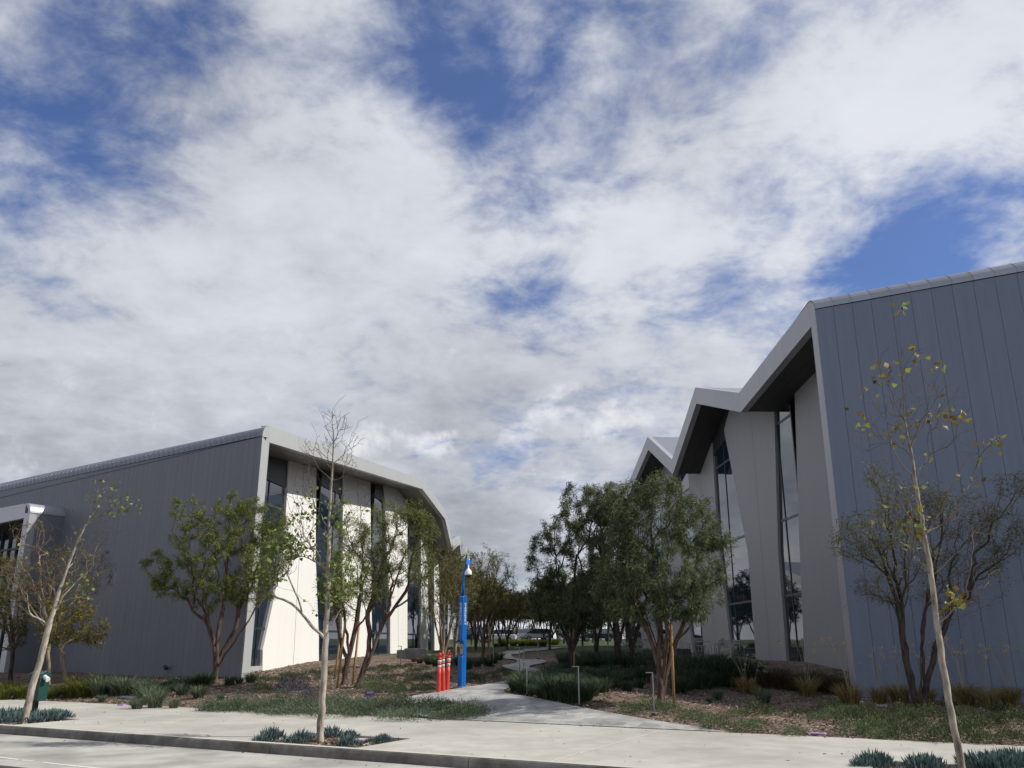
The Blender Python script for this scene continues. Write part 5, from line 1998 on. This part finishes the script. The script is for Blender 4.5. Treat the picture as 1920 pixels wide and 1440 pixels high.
# right bank
plants_px('grass_g', [(970, 1297), (985, 1300), (1000, 1304), (1018, 1308), (1035, 1311), (1050, 1313), (1065, 1316), (1080, 1318), (990, 1290), (1010, 1295), (1030, 1299), (1055, 1303), (1078, 1307), (1095, 1312),
                      (1005, 1286), (1025, 1289), (1048, 1293), (1070, 1297), (1092, 1300), (1110, 1304), (1040, 1283), (1060, 1286), (1085, 1290), (1108, 1294), (1130, 1298), (1075, 1280), (1100, 1284), (1125, 1287), (1150, 1290), (1175, 1296), (1120, 1278), (1145, 1281), (1172, 1284), (1198, 1290), (1030, 1276), (1055, 1273), (1090, 1272), (1120, 1270), (1150, 1272), (1180, 1274), (1205, 1278)], 0.9,
          'dark green arching grass clump on the shaded right edge of the path', 'grass', 'arching grasses right of the path')
plants_px('grass_g', [(1045, 1262), (1070, 1256), (1095, 1258), (1120, 1254), (1145, 1257), (1170, 1252), (1195, 1256), (1215, 1262), (1060, 1247), (1085, 1246), (1110, 1246), (1135, 1246), (1160, 1246), (1185, 1246), (1210, 1248), (1230, 1254), (1245, 1260), (1262, 1252), (1100, 1238), (1130, 1238), (1160, 1238), (1060, 1238), (1190, 1240), (1225, 1243)], 1.0,
          'dark grass clump under the dark trees beyond the path bend', 'grass', 'dark grasses under the shaded trees')
plants_px('grass_g', [(1285, 1292), (1305, 1290), (1325, 1290), (1345, 1288), (1365, 1287), (1385, 1286), (1405, 1284), (1295, 1283), (1320, 1281), (1350, 1280), (1380, 1279), (1410, 1278), (1275, 1300), (1290, 1275), (1330, 1274), (1370, 1272), (1400, 1270), (1300, 1268), (1350, 1267)], 1.3,
          'dark grass clump between the wooden stake and the grey piers', 'grass', 'dark grasses before the grey piers')
plants_px('grass_k', [(1440, 1290), (1460, 1290), (1480, 1292), (1500, 1293), (1530, 1296), (1550, 1298), (1570, 1300), (1455, 1283), (1490, 1285), (1525, 1288), (1558, 1292, .8), (1470, 1277, .8), (1510, 1279, .7)], 1.05,
          'dark brown grass clump at the foot of the nearest grey pier', 'grass', 'brown grasses at the nearest pier')
plants_px('grass_d', [(1398, 1298, .9), (1515, 1305), (1595, 1322, .9), (1650, 1318), (1688, 1318, 1.1), (1738, 1320, .8), (1812, 1322), (1855, 1327), (1897, 1322), (1415, 1302, .7), (1778, 1318, .6)], 1.2,
          'golden ornamental grass with pale plumes in the bed before the tall building', 'grass', 'golden grasses before the tall building')
plants_px('spiky', [(1432, 1318, 1.1), (1345, 1312, .9), (1330, 1318, .7)], 0.8,
          'spiky green plant on the sunlit mulch right of the stake', 'plant', 'spiky plants right of the stake')
plants_px('shrub_g', [(1345, 1368), (1420, 1362), (1490, 1380), (1382, 1345), (1558, 1350), (1582, 1345), (1300, 1345), (1262, 1336), (1288, 1352), (1215, 1336), (1180, 1337), (1450, 1340), (1600, 1378), (1640, 1380), (1560, 1335), (1240, 1332), (1325, 1352), (1400, 1372), (1660, 1385), (1530, 1352)], 0.72,
          'low green shrub on the mulch strip beside the sidewalk', 'shrub', 'low green shrubs beside the right sidewalk')
plants_px('shrub_d', [(1600, 1358), (1635, 1366), (1690, 1386), (1705, 1362), (1655, 1352), (1780, 1360), (1830, 1372), (1890, 1384), (1880, 1345), (1765, 1390), (1850, 1396), (1730, 1374), (1500, 1345), (1420, 1340), (1690, 1344), (1810, 1348), (1905, 1360), (1860, 1358), (1800, 1388), (1745, 1350), (1918, 1394), (1665, 1370), (1625, 1345)], 0.70,
          'dark low shrub in the shaded bed under the spreading twiggy tree', 'shrub', 'dark shrubs under the twiggy tree', squash=1.35, jitter=0.35)


# succulents in the tree wells
def succ(pts, label, group, sc_=1.0):
    for x, y, s in pts:
        p = grd(x, y, -0.05)
        plant('succ', p, s * sc_, label, 'succulent', group)


succ([(508, 1391, 1.0), (492, 1394, .6)], 'largest blue-green succulent at the kerb end of the middle tree well', 'succulents at the kerb end of the middle well')
succ([(567, 1392, .85), (548, 1395, .55)], 'blue-green succulent left of the bare street tree', 'succulents left of the bare street tree')
succ([(622, 1383, .85)], 'blue-green succulent just behind the bare trunk', 'succulents in the middle tree well')
succ([(655, 1387, .7), (652, 1401, .75), (694, 1394, .4), (718, 1390, .55), (710, 1392, .45)], 'blue-green succulent next to the faded pink lid', 'succulents next to the pink lid')
succ([(8, 1352, 1.2), (30, 1351, 1.1), (22, 1358, .9), (60, 1356, .9), (75, 1354, 1.0), (90, 1353, 1.1), (105, 1351, 1.0), (118, 1350, .9), (70, 1350, .9), (100, 1347, .9), (40, 1347, .9), (-8, 1352, 1.0)],
     'blue-green succulent around the leaning street tree', 'succulents around the leaning tree')
succ([(1640, 1440, .95), (1625, 1443, .8), (1655, 1441, .8), (1722, 1441, .8), (1745, 1441, .8), (1735, 1446, .8), (1830, 1444, 1.0), (1855, 1440, .9), (1880, 1440, 1.0), (1905, 1441, 1.1), (1895, 1448, 1.0), (1868, 1448, 1.0), (1920, 1444, 1.0)],
     'blue-green succulent around the tall yellow-leaved street tree', 'succulents around the tall street tree')


# trailing ground cover along the pavement: one uncountable mat
def ground_cover():
    rng = np.random.default_rng(8)
    VV, tt = [], []
    patches = []
    for k in range(95):
        u = rng.random()
        x = 385 + 500 * u
        ymax = np.interp(x, [375, 480, 700, 800, 885], [1338, 1342, 1354, 1358, 1350])
        ymin = np.interp(x, [375, 480, 560, 700, 800, 850, 885], [1338, 1331, 1331, 1328, 1327, 1336, 1346])
        y = ymin + (ymax - ymin) * rng.random()
        patches.append((x, y))
    for x, y in patches:
        p = ter(x, y - 4)
        r = 0.25 + 0.38 * rng.random() ** 1.5
        n = int(2600 * r * r + 150)
        V, t = shrub_quads(rng, n, r, 0.12 + 0.26 * rng.random(), (0.055, 0.013), up=0.7)
        VV.append(V + np.array(p))
        tt.append(np.clip(t * 0.8 + 0.2 * rng.random(), 0, 1))
    tag(quad_mesh('ground_cover', np.concatenate(VV), np.concatenate(tt), M_SHRUB_T), 'grey-green trailing ground cover spilling along the back of the sidewalk', 'ground cover', kind='stuff')


ground_cover()


def chips():
    rng = np.random.default_rng(15)
    n = 52000
    u = -26 + 40 * rng.random(n)
    v = V_REAR + 0.05 + 13.0 * rng.random(n) ** 1.4
    x = 0.8878 * u + 0.4602 * v
    y = -0.4602 * u + 0.8878 * v
    keep = np.array([not in_poly(a, b, PATH_POLY) for a, b in zip(x, y)])
    x, y = x[keep], y[keep]
    z = H(x, y) + 0.004
    # the tree wells too
    for (u0, u1, v0, v1) in WELLS:
        k = 900
        uu = u0 + 0.05 + (u1 - u0 - 0.1) * rng.random(k)
        vv = v0 + 0.05 + (v1 - v0 - 0.1) * rng.random(k)
        x = np.concatenate([x, 0.8878 * uu + 0.4602 * vv])
        y = np.concatenate([y, -0.4602 * uu + 0.8878 * vv])
        z = np.concatenate([z, np.full(k, -0.055) + 0.03 * np.sin(uu * 3.1) * np.sin(vv * 2.7)])
    n = len(x)
    P = np.stack([x, y, z], -1)
    D = rng.normal(size=(n, 3)) * np.array([1, 1, 0.28])
    V = leaf_quads(P, D, 0.05 + 0.06 * rng.random(n), 0.018 + 0.018 * rng.random(n), rng)
    V[:, :, 2] = np.maximum(V[:, :, 2], z[:, None] - 0.004)
    tag(quad_mesh('mulch_chips', V, rng.random(n) ** 1.6, M_CHIP), 'brown wood chips strewn over the planted banks', 'mulch', kind='stuff')


chips()


def litter():
    rng = np.random.default_rng(33)
    P = []
    for uc, n, su in ((-18.5, 26, 3.0), (-10.4, 34, 3.0), (-0.5, 30, 3.0), (-8, 60, 12)):
        u = uc + rng.normal(size=n) * su
        v = V_CURB + 0.2 + (V_REAR - V_CURB - 0.3) * rng.random(n)
        P.append(np.stack([0.8878 * u + 0.4602 * v, -0.4602 * u + 0.8878 * v, np.full(n, 0.006)], -1))
    u = -28 + 40 * rng.random(110)
    v = V_CURB - 0.05 - np.abs(rng.normal(size=110)) * 0.25
    P.append(np.stack([0.8878 * u + 0.4602 * v, -0.4602 * u + 0.8878 * v, np.full(110, -0.146)], -1))
    u = -26 + 40 * rng.random(240)
    v = V_REAR - np.abs(rng.normal(size=240)) * 0.12
    P.append(np.stack([0.8878 * u + 0.4602 * v, -0.4602 * u + 0.8878 * v, np.full(240, 0.006)], -1))
    P = np.concatenate(P)
    n = len(P)
    V = leaf_quads(P, rng.normal(size=(n, 3)) * np.array([1, 1, 0.12]), 0.03 + 0.05 * rng.random(n), 0.012 + 0.022 * rng.random(n), rng)
    V[:, :, 2] = np.maximum(V[:, :, 2], P[:, None, 2] - 0.002)
    tag(quad_mesh('fallen_leaves', V, rng.random(n) ** 1.3, M_CHIP), 'brown fallen leaves and chips on the sidewalk and along the kerb', 'leaf litter', kind='stuff')


litter()


# ================================================================== small things
def text_mesh(txt, size, m, parent, mat4, extrude=0.002):
    cu = bpy.data.curves.new('lettering', 'FONT')
    cu.body = txt
    cu.size = size
    cu.extrude = extrude
    cu.align_x = 'CENTER'
    cu.align_y = 'CENTER'
    tmp = bpy.data.objects.new('lettering_curve', cu)
    col.objects.link(tmp)
    dg = bpy.context.evaluated_depsgraph_get()
    me = bpy.data.meshes.new_from_object(tmp.evaluated_get(dg))
    bpy.data.objects.remove(tmp)
    me.name = 'lettering'
    me.transform(mat4)
    me.materials.clear()
    me.materials.append(m)
    o = bpy.data.objects.new('lettering', me)
    return link(o, parent)


def call_tower():
    p = ter(866, 1291)
    root = empty('emergency_call_tower', p, R(-38))
    tag(root, 'tall blue emergency call tower with camera arm beside the stone path', 'call tower')
    # local: front face towards -Y; width along X
    w = 0.155
    b = MB()
    b.box((0, 0.025, 1.21), w, 0.11, 2.46)
    b.build('column', M_BLUE, root, bevel=0.01)

    def shaped(z0, z1, c0, c1):
        m = MB()
        pts = [(0, -0.031, z0), (0, -0.031, z1), (0, -0.105, z1 - c1), (0, -0.105, z0 + c0)]
        m.prism([Vector((-w / 2, q[1], q[2])) for q in pts], (w, 0, 0))
        return m
    shaped(-0.02, 0.86, 0.0, 0.06).build('base_housing', M_BLUE, root, bevel=0.008)
    shaped(1.16, 2.44, 0.10, 0.03).build('head_housing', M_BLUE, root, bevel=0.008)
    cp = MB()
    cp.box((0, -0.036, 1.01), w * 0.8, 0.012, 0.26)
    cpo = cp.build('call_panel', M_STEEL, root)
    bt = MB()
    bt.tube([(0.0, -0.043, 1.05), (0.0, -0.055, 1.05)], 0.022, 12)
    bt.build('button', M_LAMPR, cpo)
    arm = MB()
    arm.tube([(-0.05, 0.03, 2.42), (-0.045, 0.03, 2.75), (-0.02, 0.02, 3.05), (0.05, 0.0, 3.22), (0.12, -0.02, 3.29), (0.20, -0.04, 3.29)], [0.05, 0.04, 0.032, 0.028, 0.026, 0.026], 10)
    gus = [(-0.075, 0.03, 2.44), (0.02, 0.03, 2.44), (-0.03, 0.03, 2.8)]
    arm.prism([Vector(q) for q in gus], (0, 0.02, 0))
    ao = arm.build('arm', M_BLUE, root)
    bea = MB()
    bea.lathe((0.20, -0.04, 3.30), [(0.045, 0.0), (0.05, 0.02), (0.05, 0.11), (0.035, 0.14), (0.01, 0.15)], 14)
    bea.build('beacon', M_BEACON, root)
    cm = MB()
    cm.lathe((0.21, -0.045, 3.0), [(0.10, 0.0), (0.103, 0.03), (0.095, 0.09), (0.07, 0.14), (0.035, 0.175), (0.02, 0.20), (0.02, 0.32)], 16)
    co = cm.build('camera_housing', M_WHITEP, root)
    ln = MB()
    ln.lathe((0.21, -0.045, 2.93), [(0.01, 0.0), (0.045, 0.012), (0.068, 0.035), (0.075, 0.071)], 14)
    ln.build('lens_dome', M_BLACK, co)
    pl = MB()
    pl.box((0, 0.0, 0.01), 0.34, 0.34, 0.06)
    pl.build('footing', M_PLANTER, root)
    # lettering: sideways down both visible faces
    rot_front = Matrix.Translation((0.0, -0.108, 1.95)) @ Matrix.Rotation(R(90), 4, 'X') @ Matrix.Rotation(R(-90), 4, 'Z')
    text_mesh('EMERGENCY', 0.105, M_LETTER, root, rot_front)
    for sgn in (-1, 1):
        rot = Matrix.Translation((sgn * (w / 2 + 0.003), 0.0, 1.95)) @ Matrix.Rotation(R(90 * sgn), 4, 'Z') @ Matrix.Rotation(R(90), 4, 'X') @ Matrix.Rotation(R(-90), 4, 'Z')
        text_mesh('EMERGENCY', 0.105, M_LETTER, root, rot)


call_tower()


def delineators():
    def make(loop):
        root = empty('delineator_post')
        b = MB()
        b.lathe((0, 0, 0), [(0.066, -0.02), (0.062, 0.02), (0.057, 0.5), (0.053, 0.68)], 14)
        b.build('post', M_ORANGE, root)
        for z in (0.70, 0.84):
            t = MB()
            t.lathe((0, 0, z - 0.02), [(0.0545, 0.0), (0.0545, 0.075)], 14)
            t.build('reflective_band', M_REFL, root)
            o = MB()
            o.lathe((0, 0, z + 0.055), [(0.053, 0), (0.053, 0.066)], 14)
            o.build('collar', M_ORANGE, root)
        h = MB()
        if loop:
            h.tube([(-0.035, 0, 0.955), (-0.042, 0, 1.03), (-0.025, 0, 1.09), (0.0, 0, 1.105), (0.025, 0, 1.09), (0.042, 0, 1.03), (0.035, 0, 0.955)], 0.015, 8)
            h.lathe((0, 0, 0.93), [(0.05, 0), (0.05, 0.03)], 14)
        else:
            h.lathe((0, 0, 0.955), [(0.03, -0.02), (0.03, 0.03), (0.046, 0.05), (0.05, 0.09), (0.04, 0.12), (0.028, 0.14)], 14)
        h.build('handle', M_ORANGE, root)
        return root
    for x, y, lean, loop, lab in ((822, 1300, (0.0, 0.02), False, 'upright orange delineator post, leftmost of the three by the path'),
                                  (831, 1298.5, (0.0, -0.045), False, 'orange delineator post leaning between its two neighbours by the path'),
                                  (838, 1296.5, (0.0, 0.055), True, 'orange delineator post with open loop handle nearest the blue tower')):
        o = make(loop)
        o.location = ter(x, y)
        o.rotation_euler = (lean[0], lean[1], random.random())
        o.scale = (0.93, 0.93, 0.93)
        tag(o, lab, 'traffic post', 'orange posts beside the call tower')


delineators()


def waste_station():
    p = grd(62, 1349, -0.06)
    root = empty('pet_waste_station', p, R(-22))
    tag(root, 'dark green pet waste station on a black post behind the leaning tree', 'waste bin')
    a = MB()
    a.box((0, 0.0, 0.35), 0.09, 0.09, 0.9)
    a.build('post', M_BLACK, root)
    b = MB()
    b.box((0.03, -0.02, 0.63), 0.36, 0.26, 0.46)
    bo = b.build('bin', M_GREEN, root, bevel=0.012)
    h = MB()
    h.prism([Vector((-0.16, -0.17, 0.865)), Vector((-0.16, 0.12, 0.865)), Vector((-0.16, 0.12, 1.0)), Vector((-0.16, -0.02, 1.06)), Vector((-0.16, -0.17, 0.99))], (0.38, 0, 0))
    ho = h.build('hood', M_GREEN, root, bevel=0.01)
    o = MB()
    o.box((0.03, -0.172, 0.925), 0.2, 0.012, 0.07)
    o.build('slot', M_BLACK, ho)
    d = MB()
    d.tube([(0.21, -0.05, 0.93), (0.26, -0.05, 0.90)], 0.05, 10)
    d.tube([(0.261, -0.05, 0.899), (0.34, -0.05, 0.86)], 0.055, 10)
    d.build('bag_roll', M_WHITEP, root)
    k = MB()
    k.box((0.16, -0.1, 0.385), 0.03, 0.03, 0.03)
    k.build('latch', M_BLACK, root)


waste_station()


def small_sign():
    p = ter(693, 1337)
    root = empty('irrigation_sign', p, R(6))
    tag(root, 'small purple irrigation sign on a grey post in the ground cover', 'sign')
    a = MB()
    a.box((0, 0, 0.2), 0.03, 0.02, 0.52)
    a.build('post', M_STEEL, root)
    b = MB()
    b.box((-0.01, -0.016, 0.43), 0.215, 0.01, 0.135)
    bo = b.build('plate', M_PURPLE, root, bevel=0.003)
    e = MB()
    e.box((-0.01, -0.0225, 0.455), 0.15, 0.003, 0.05)
    for q in (-0.065, 0.045):
        e.box((q, -0.0225, 0.375), 0.07, 0.003, 0.012)
    e.build('faded_print', M_MAUVE, bo)


small_sign()


def path_light(x, y, h, lab, arm=-1):
    p = ter(x, y)
    root = empty('path_light', p, random.uniform(-0.2, 0.2))
    tag(root, lab, 'path light', 'slim path lights')
    a = MB()
    a.box((0, 0, h / 2 - 0.05), 0.028, 0.028, h + 0.1)
    a.build('post', M_STEEL, root, bevel=0.004)
    b = MB()
    b.box((arm * 0.065, 0, h + 0.01), 0.165, 0.045, 0.02)
    b.build('lamp_head', M_STEEL, root)
    c = MB()
    c.lathe((0, 0, -0.02), [(0.06, 0.0), (0.06, 0.05), (0.02, 0.06)], 10)
    c.build('base', M_BLACK, root)


path_light(1227, 1341, 0.85, 'slim steel path light before the large willowy tree')
path_light(1086, 1325, 0.85, 'slim path light standing in the dark arching grasses')
path_light(988, 1304, 0.8, 'slim path light at the near tip of the grassy path edge')
path_light(974, 1262, 0.8, 'tallest slim path light at the first far bend of the path')
path_light(982, 1259, 0.75, 'slim path light right of the tallest one at the path bend', arm=1)
path_light(925, 1249, 0.7, 'slim path light in the grass left of the winding path')
path_light(1009, 1235, 0.8, 'slim path light on the dark bank past the second bend')
path_light(751, 1249, 0.75, 'slim path light on the sunny slope before the grey planters')


def stake(x, y, x1, y1, lab, lean_dy=0.0):
    p = ter(x, y)
    top = at(x1, y1, p.y + lean_dy)
    m = MB()
    d = top - p
    m.tube([(0, 0, -0.1), tuple(d * 0.5), tuple(d)], [0.034, 0.033, 0.032], 10)
    o = m.build('tree_stake', M_STAKE)
    o.location = p
    tag(o, lab, 'tree stake', 'wooden tree stakes')


stake(632, 1288, 648, 1162, 'leaning wooden stake just right of the bare trunk')
stake(661, 1283, 674, 1165, 'wooden stake between the two leaning tree stems', 0.2)
stake(1264, 1327, 1258, 1165, 'tall tan wooden stake beside the large willowy tree')
stake(627, 1272, 640, 1180, 'short wooden stake half hidden behind the bare trunk', 0.2)
stake(919, 1246, 917, 1175, 'reddish wooden stake beside the rounded olive tree')
stake(1077, 1262, 1075, 1170, 'dark wooden stake against the dense dark tree')


def lid(x, y, z, a, b, m, lab, name='valve_lid', terrain=True, rot=0.0):
    p = ter(x, y) if terrain else grd(x, y, z)
    mb = MB()
    mb.box((0, 0, 0.02), a, b, 0.07)
    mb.box((0, 0, 0.058), a * 0.86, b * 0.82, 0.008)
    mb.box((a * 0.3, 0, 0.064), a * 0.1, b * 0.2, 0.006)
    o = mb.build(name, m, bevel=0.008)
    o.location = p - Vector((0, 0, 0.03))
    o.rotation_euler = (0, 0, math.atan2(T_.y, T_.x) + rot)
    tag(o, lab, 'valve lid')


lid(231, 1323, 0, 0.24, 0.2, M_LILAC, 'lilac valve lid in the mulch near the large spiky plants')
lid(243, 1309, 0, 0.55, 0.4, M_LID, 'blue-grey utility lid among the spiky plants', name='utility_lid')
lid(680, 1389, -0.065, 0.36, 0.26, M_PINK, 'faded pink valve lid in the middle tree well', terrain=False)
lid(1533, 1378, 0, 0.3, 0.2, M_LILAC, 'lilac valve lid on the right mulch strip')
lid(1613, 1317, 0, 0.16, 0.12, M_WHITEP, 'small white lid at the foot of the end fin')
lid(1653, 1324, 0, 0.26, 0.14, M_PINK, 'small pinkish lid in front of the blue-grey wall')


# planters, patio furniture
def planter(px0, px1, py0, py1, Yd, m, lab):
    a, c = at(px0, py1, Yd), at(px1, py1, Yd)
    t = at(px0, py0, Yd)
    w = (c - a).length
    zb = float(H(a.x, a.y)) - 0.1
    h = t.z - zb
    mb = MB()
    o = 0.06
    mb.box((0, 0, h / 2), w, 0.8, h)
    root = mb.build('planter_box', m, bevel=0.02)
    root.location = ((a.x + c.x) / 2, a.y + 0.4, zb)
    tag(root, lab, 'planter')
    s = MB()
    s.box((0, 0, h + 0.005), w - 0.14, 0.66, 0.02)
    s.build('soil', M_MULCH, root)


planter(743, 756, 1219, 1240, 43.0, M_PLANTER, 'narrow grey planter box against the third white pier')
planter(757, 797, 1216, 1240, 43.6, M_PLANTER, 'wide grey planter box beside the narrow one')
planter(1270, 1279, 1216, 1240, 37.0, M_DARKBOX, 'narrow charcoal planter box by the patio tables')
planter(1280, 1297, 1217, 1240, 37.6, M_DARKBOX, 'wide charcoal planter box by the patio tables')


def patio():
    def table():
        r = empty('patio_table')
        t = MB()
        t.lathe((0, 0, 0.70), [(0.38, 0), (0.385, 0.012), (0.38, 0.024)], 20)
        t.build('table_top', M_STEEL, r)
        s = MB()
        s.tube([(0, 0, 0.03), (0, 0, 0.70)], 0.03, 10)
        s.build('stem', M_STEEL, r)
        f = MB()
        for k in range(4):
            a = k * math.pi / 2
            f.tube([(0, 0, 0.05), (0.28 * math.cos(a), 0.28 * math.sin(a), 0.015)], 0.018, 6)
        f.build('foot', M_STEEL, r)
        return r

    def chair():
        r = empty('patio_chair')
        s = MB()
        for k in range(7):
            s.box((0, -0.19 + k * 0.063, 0.45), 0.42, 0.045, 0.014)
        s.build('seat', M_STEEL, r)
        b = MB()
        for k in range(5):
            b.box((0, 0.21 + k * 0.012, 0.60 + k * 0.06), 0.40, 0.012, 0.035)
        b.build('backrest', M_STEEL, r)
        for sx_ in (-1, 1):
            l = MB()
            l.tube([(sx_ * 0.2, -0.2, -0.02), (sx_ * 0.2, -0.2, 0.45)], 0.013, 6)
            l.build('leg', M_STEEL, r)
            l = MB()
            l.tube([(sx_ * 0.2, 0.2, -0.02), (sx_ * 0.2, 0.21, 0.5), (sx_ * 0.2, 0.28, 0.88)], 0.013, 6)
            l.build('leg', M_STEEL, r)
            ar = MB()
            ar.tube([(sx_ * 0.21, -0.2, 0.45), (sx_ * 0.21, -0.2, 0.64), (sx_ * 0.21, 0.23, 0.66)], 0.013, 6)
            ar.build('armrest', M_STEEL, r)
        return r
    tp, cp = table(), chair()
    spots = [(1350, 1252, 35.5, 'steel patio table before the third grey pier'), (1318, 1246, 39.5, 'steel patio table between charcoal planters and third grey pier'), (1205, 1236, 41.0, 'steel patio table behind the large willowy tree')]
    n = 0
    for i, (x, y, Yd, lab) in enumerate(spots):
        p = at(x, y, Yd)
        z = float(H(p.x, p.y))
        t = tp if i == 0 else copy_tree(tp)
        t.location = (p.x, p.y, z)
        tag(t, lab, 'table', 'patio tables')
        for k in range(3):
            a = 0.5 + k * 2.1 + i
            c = cp if n == 0 else copy_tree(cp)
            n += 1
            c.location = (p.x + 0.7 * math.cos(a), p.y + 0.7 * math.sin(a), float(H(p.x + 0.7 * math.cos(a), p.y + 0.7 * math.sin(a))))
            c.rotation_euler = (0, 0, a - math.pi / 2)
            tag(c, 'steel slatted patio chair at the ' + lab.replace('steel patio table ', 'table '), 'chair', 'chairs at the ' + lab.replace('steel patio table ', 'table '))


patio()


def far_hedge(x0, x1, Yd, h, lab):
    rng = np.random.default_rng(int(x0))
    a, c = at(x0, 1200, Yd), at(x1, 1200, Yd)
    mid = (a + c) / 2
    z = float(H(mid.x, mid.y))
    L_ = (c - a).length
    n = int(900 * L_)
    P = np.stack([(rng.random(n) - 0.5) * L_, (rng.random(n) - 0.5) * 1.4, h * rng.random(n) ** 0.7 * (0.8 + 0.3 * np.sin(rng.random(n) * 6))], -1)
    P[:, 2] *= 0.8 + 0.2 * np.sin(P[:, 0] * 1.7 + x0)
    V = leaf_quads(P, rng.normal(size=(n, 3)), 0.22, 0.1, rng)
    o = quad_mesh('hedge', V, rng.random(n) ** 1.3, M_SHRUB_D)
    o.location = (mid.x, mid.y, z)
    tag(o, lab, 'hedge')


far_hedge(850, 925, 150, 3.0, 'dark far hedge behind the olive trees left of the path')
far_hedge(940, 1004, 155, 2.6, 'dark far hedge behind the white cars')
far_hedge(1046, 1118, 150, 3.2, 'dark far hedge behind the shaded trees')
far_hedge(1142, 1240, 150, 4.5, 'dark far hedge ending at the grey piers')


# parked cars far beyond the garden
def car(loc, rz, paint, lab, van=0.0):
    root = empty('parked_car', loc, rz)
    tag(root, lab, 'car', 'cars parked beyond the garden')
    # side profile (x along the car, z up), lofted over half widths
    lower = [(-2.15, 0.35), (-2.2, 0.62), (-2.12, 0.92), (-1.2, 1.0), (1.0, 0.98), (2.05, 0.82), (2.2, 0.6), (2.15, 0.35)]
    b = MB()
    W = 0.88
    for wa, wb, ins in ((-W, W, 0),):
        b.prism([Vector((x, wa, z)) for x, z in lower], (0, wb - wa, 0))
    bo = b.build('body', paint, root, bevel=0.09)
    cab = [(-1.95 - van * 0.1, 0.97), (-1.55 - van * 0.3, 1.46 + van * 0.1), (0.25, 1.5 + van * 0.1), (1.15, 1.0)]
    g = MB()
    top, bot = W * 0.74, W * 0.95
    P = [[Vector((x, s * (bot if z < 1.2 else top), z)) for x, z in cab] for s in (-1, 1)]
    n = len(cab)
    g.face(P[0][::-1])
    g.face(P[1])
    for i in range(n - 1):
        g.face([P[0][i], P[0][i + 1], P[1][i + 1], P[1][i]])
    g.build('window', M_GLASS, root)
    r = MB()
    zr = 1.47 + van * 0.1
    r.box((-0.62, 0, zr + 0.035), 1.75 + van * 0.3, top * 2 + 0.04, 0.05)
    r.build('roof', paint, root, bevel=0.02)
    for x in (-1.35, 1.35):
        for s in (-1, 1):
            w = MB()
            w.tube([(x, s * 0.72, 0.33), (x, s * 0.90, 0.33)], 0.33, 18)
            wo = w.build('wheel', M_TYRE, root)
            h = MB()
            h.tube([(x, s * 0.90, 0.33), (x, s * 0.912, 0.33)], 0.2, 14)
            h.build('rim', M_STEEL, wo)
    for s in (-1, 1):
        l = MB()
        l.box((2.1, s * 0.62, 0.72), 0.16, 0.36, 0.14)
        l.build('headlight', M_LAMPW, root)
        l = MB()
        l.box((-2.12, s * 0.66, 0.8), 0.14, 0.28, 0.22)
        l.build('taillight', M_LAMPR, root)


for x, y, Yd, rz, m, van, lab in ((1005, 1200, 125, 200, M_CARS, 1.0, 'silver car parked at the far end of the path'),
                                  (935, 1205, 105, 170, M_CARW, 0.0, 'white car low behind the olive trees left of the path'),
                                  (968, 1198, 130, 185, M_CARW, 1.0, 'white car between the silver one and the far olive tree'),
                                  (1120, 1200, 110, 180, M_CARD, 0.0, 'dark car behind the trees on the shaded side'),
                                  (885, 1204, 110, 175, M_CARD, 1.0, 'dark car far behind the blue call tower')):
    p = at(x, y, Yd)
    car((p.x, p.y, float(H(p.x, p.y)) - 0.02), R(rz), m, lab, van)

# prototypes that were not used must not stay at the origin
for k, lst in PROTO.items():
    for ob, used in lst:
        if not used:
            for ch in list(ob.children):
                bpy.data.objects.remove(ch)
            bpy.data.objects.remove(ob)
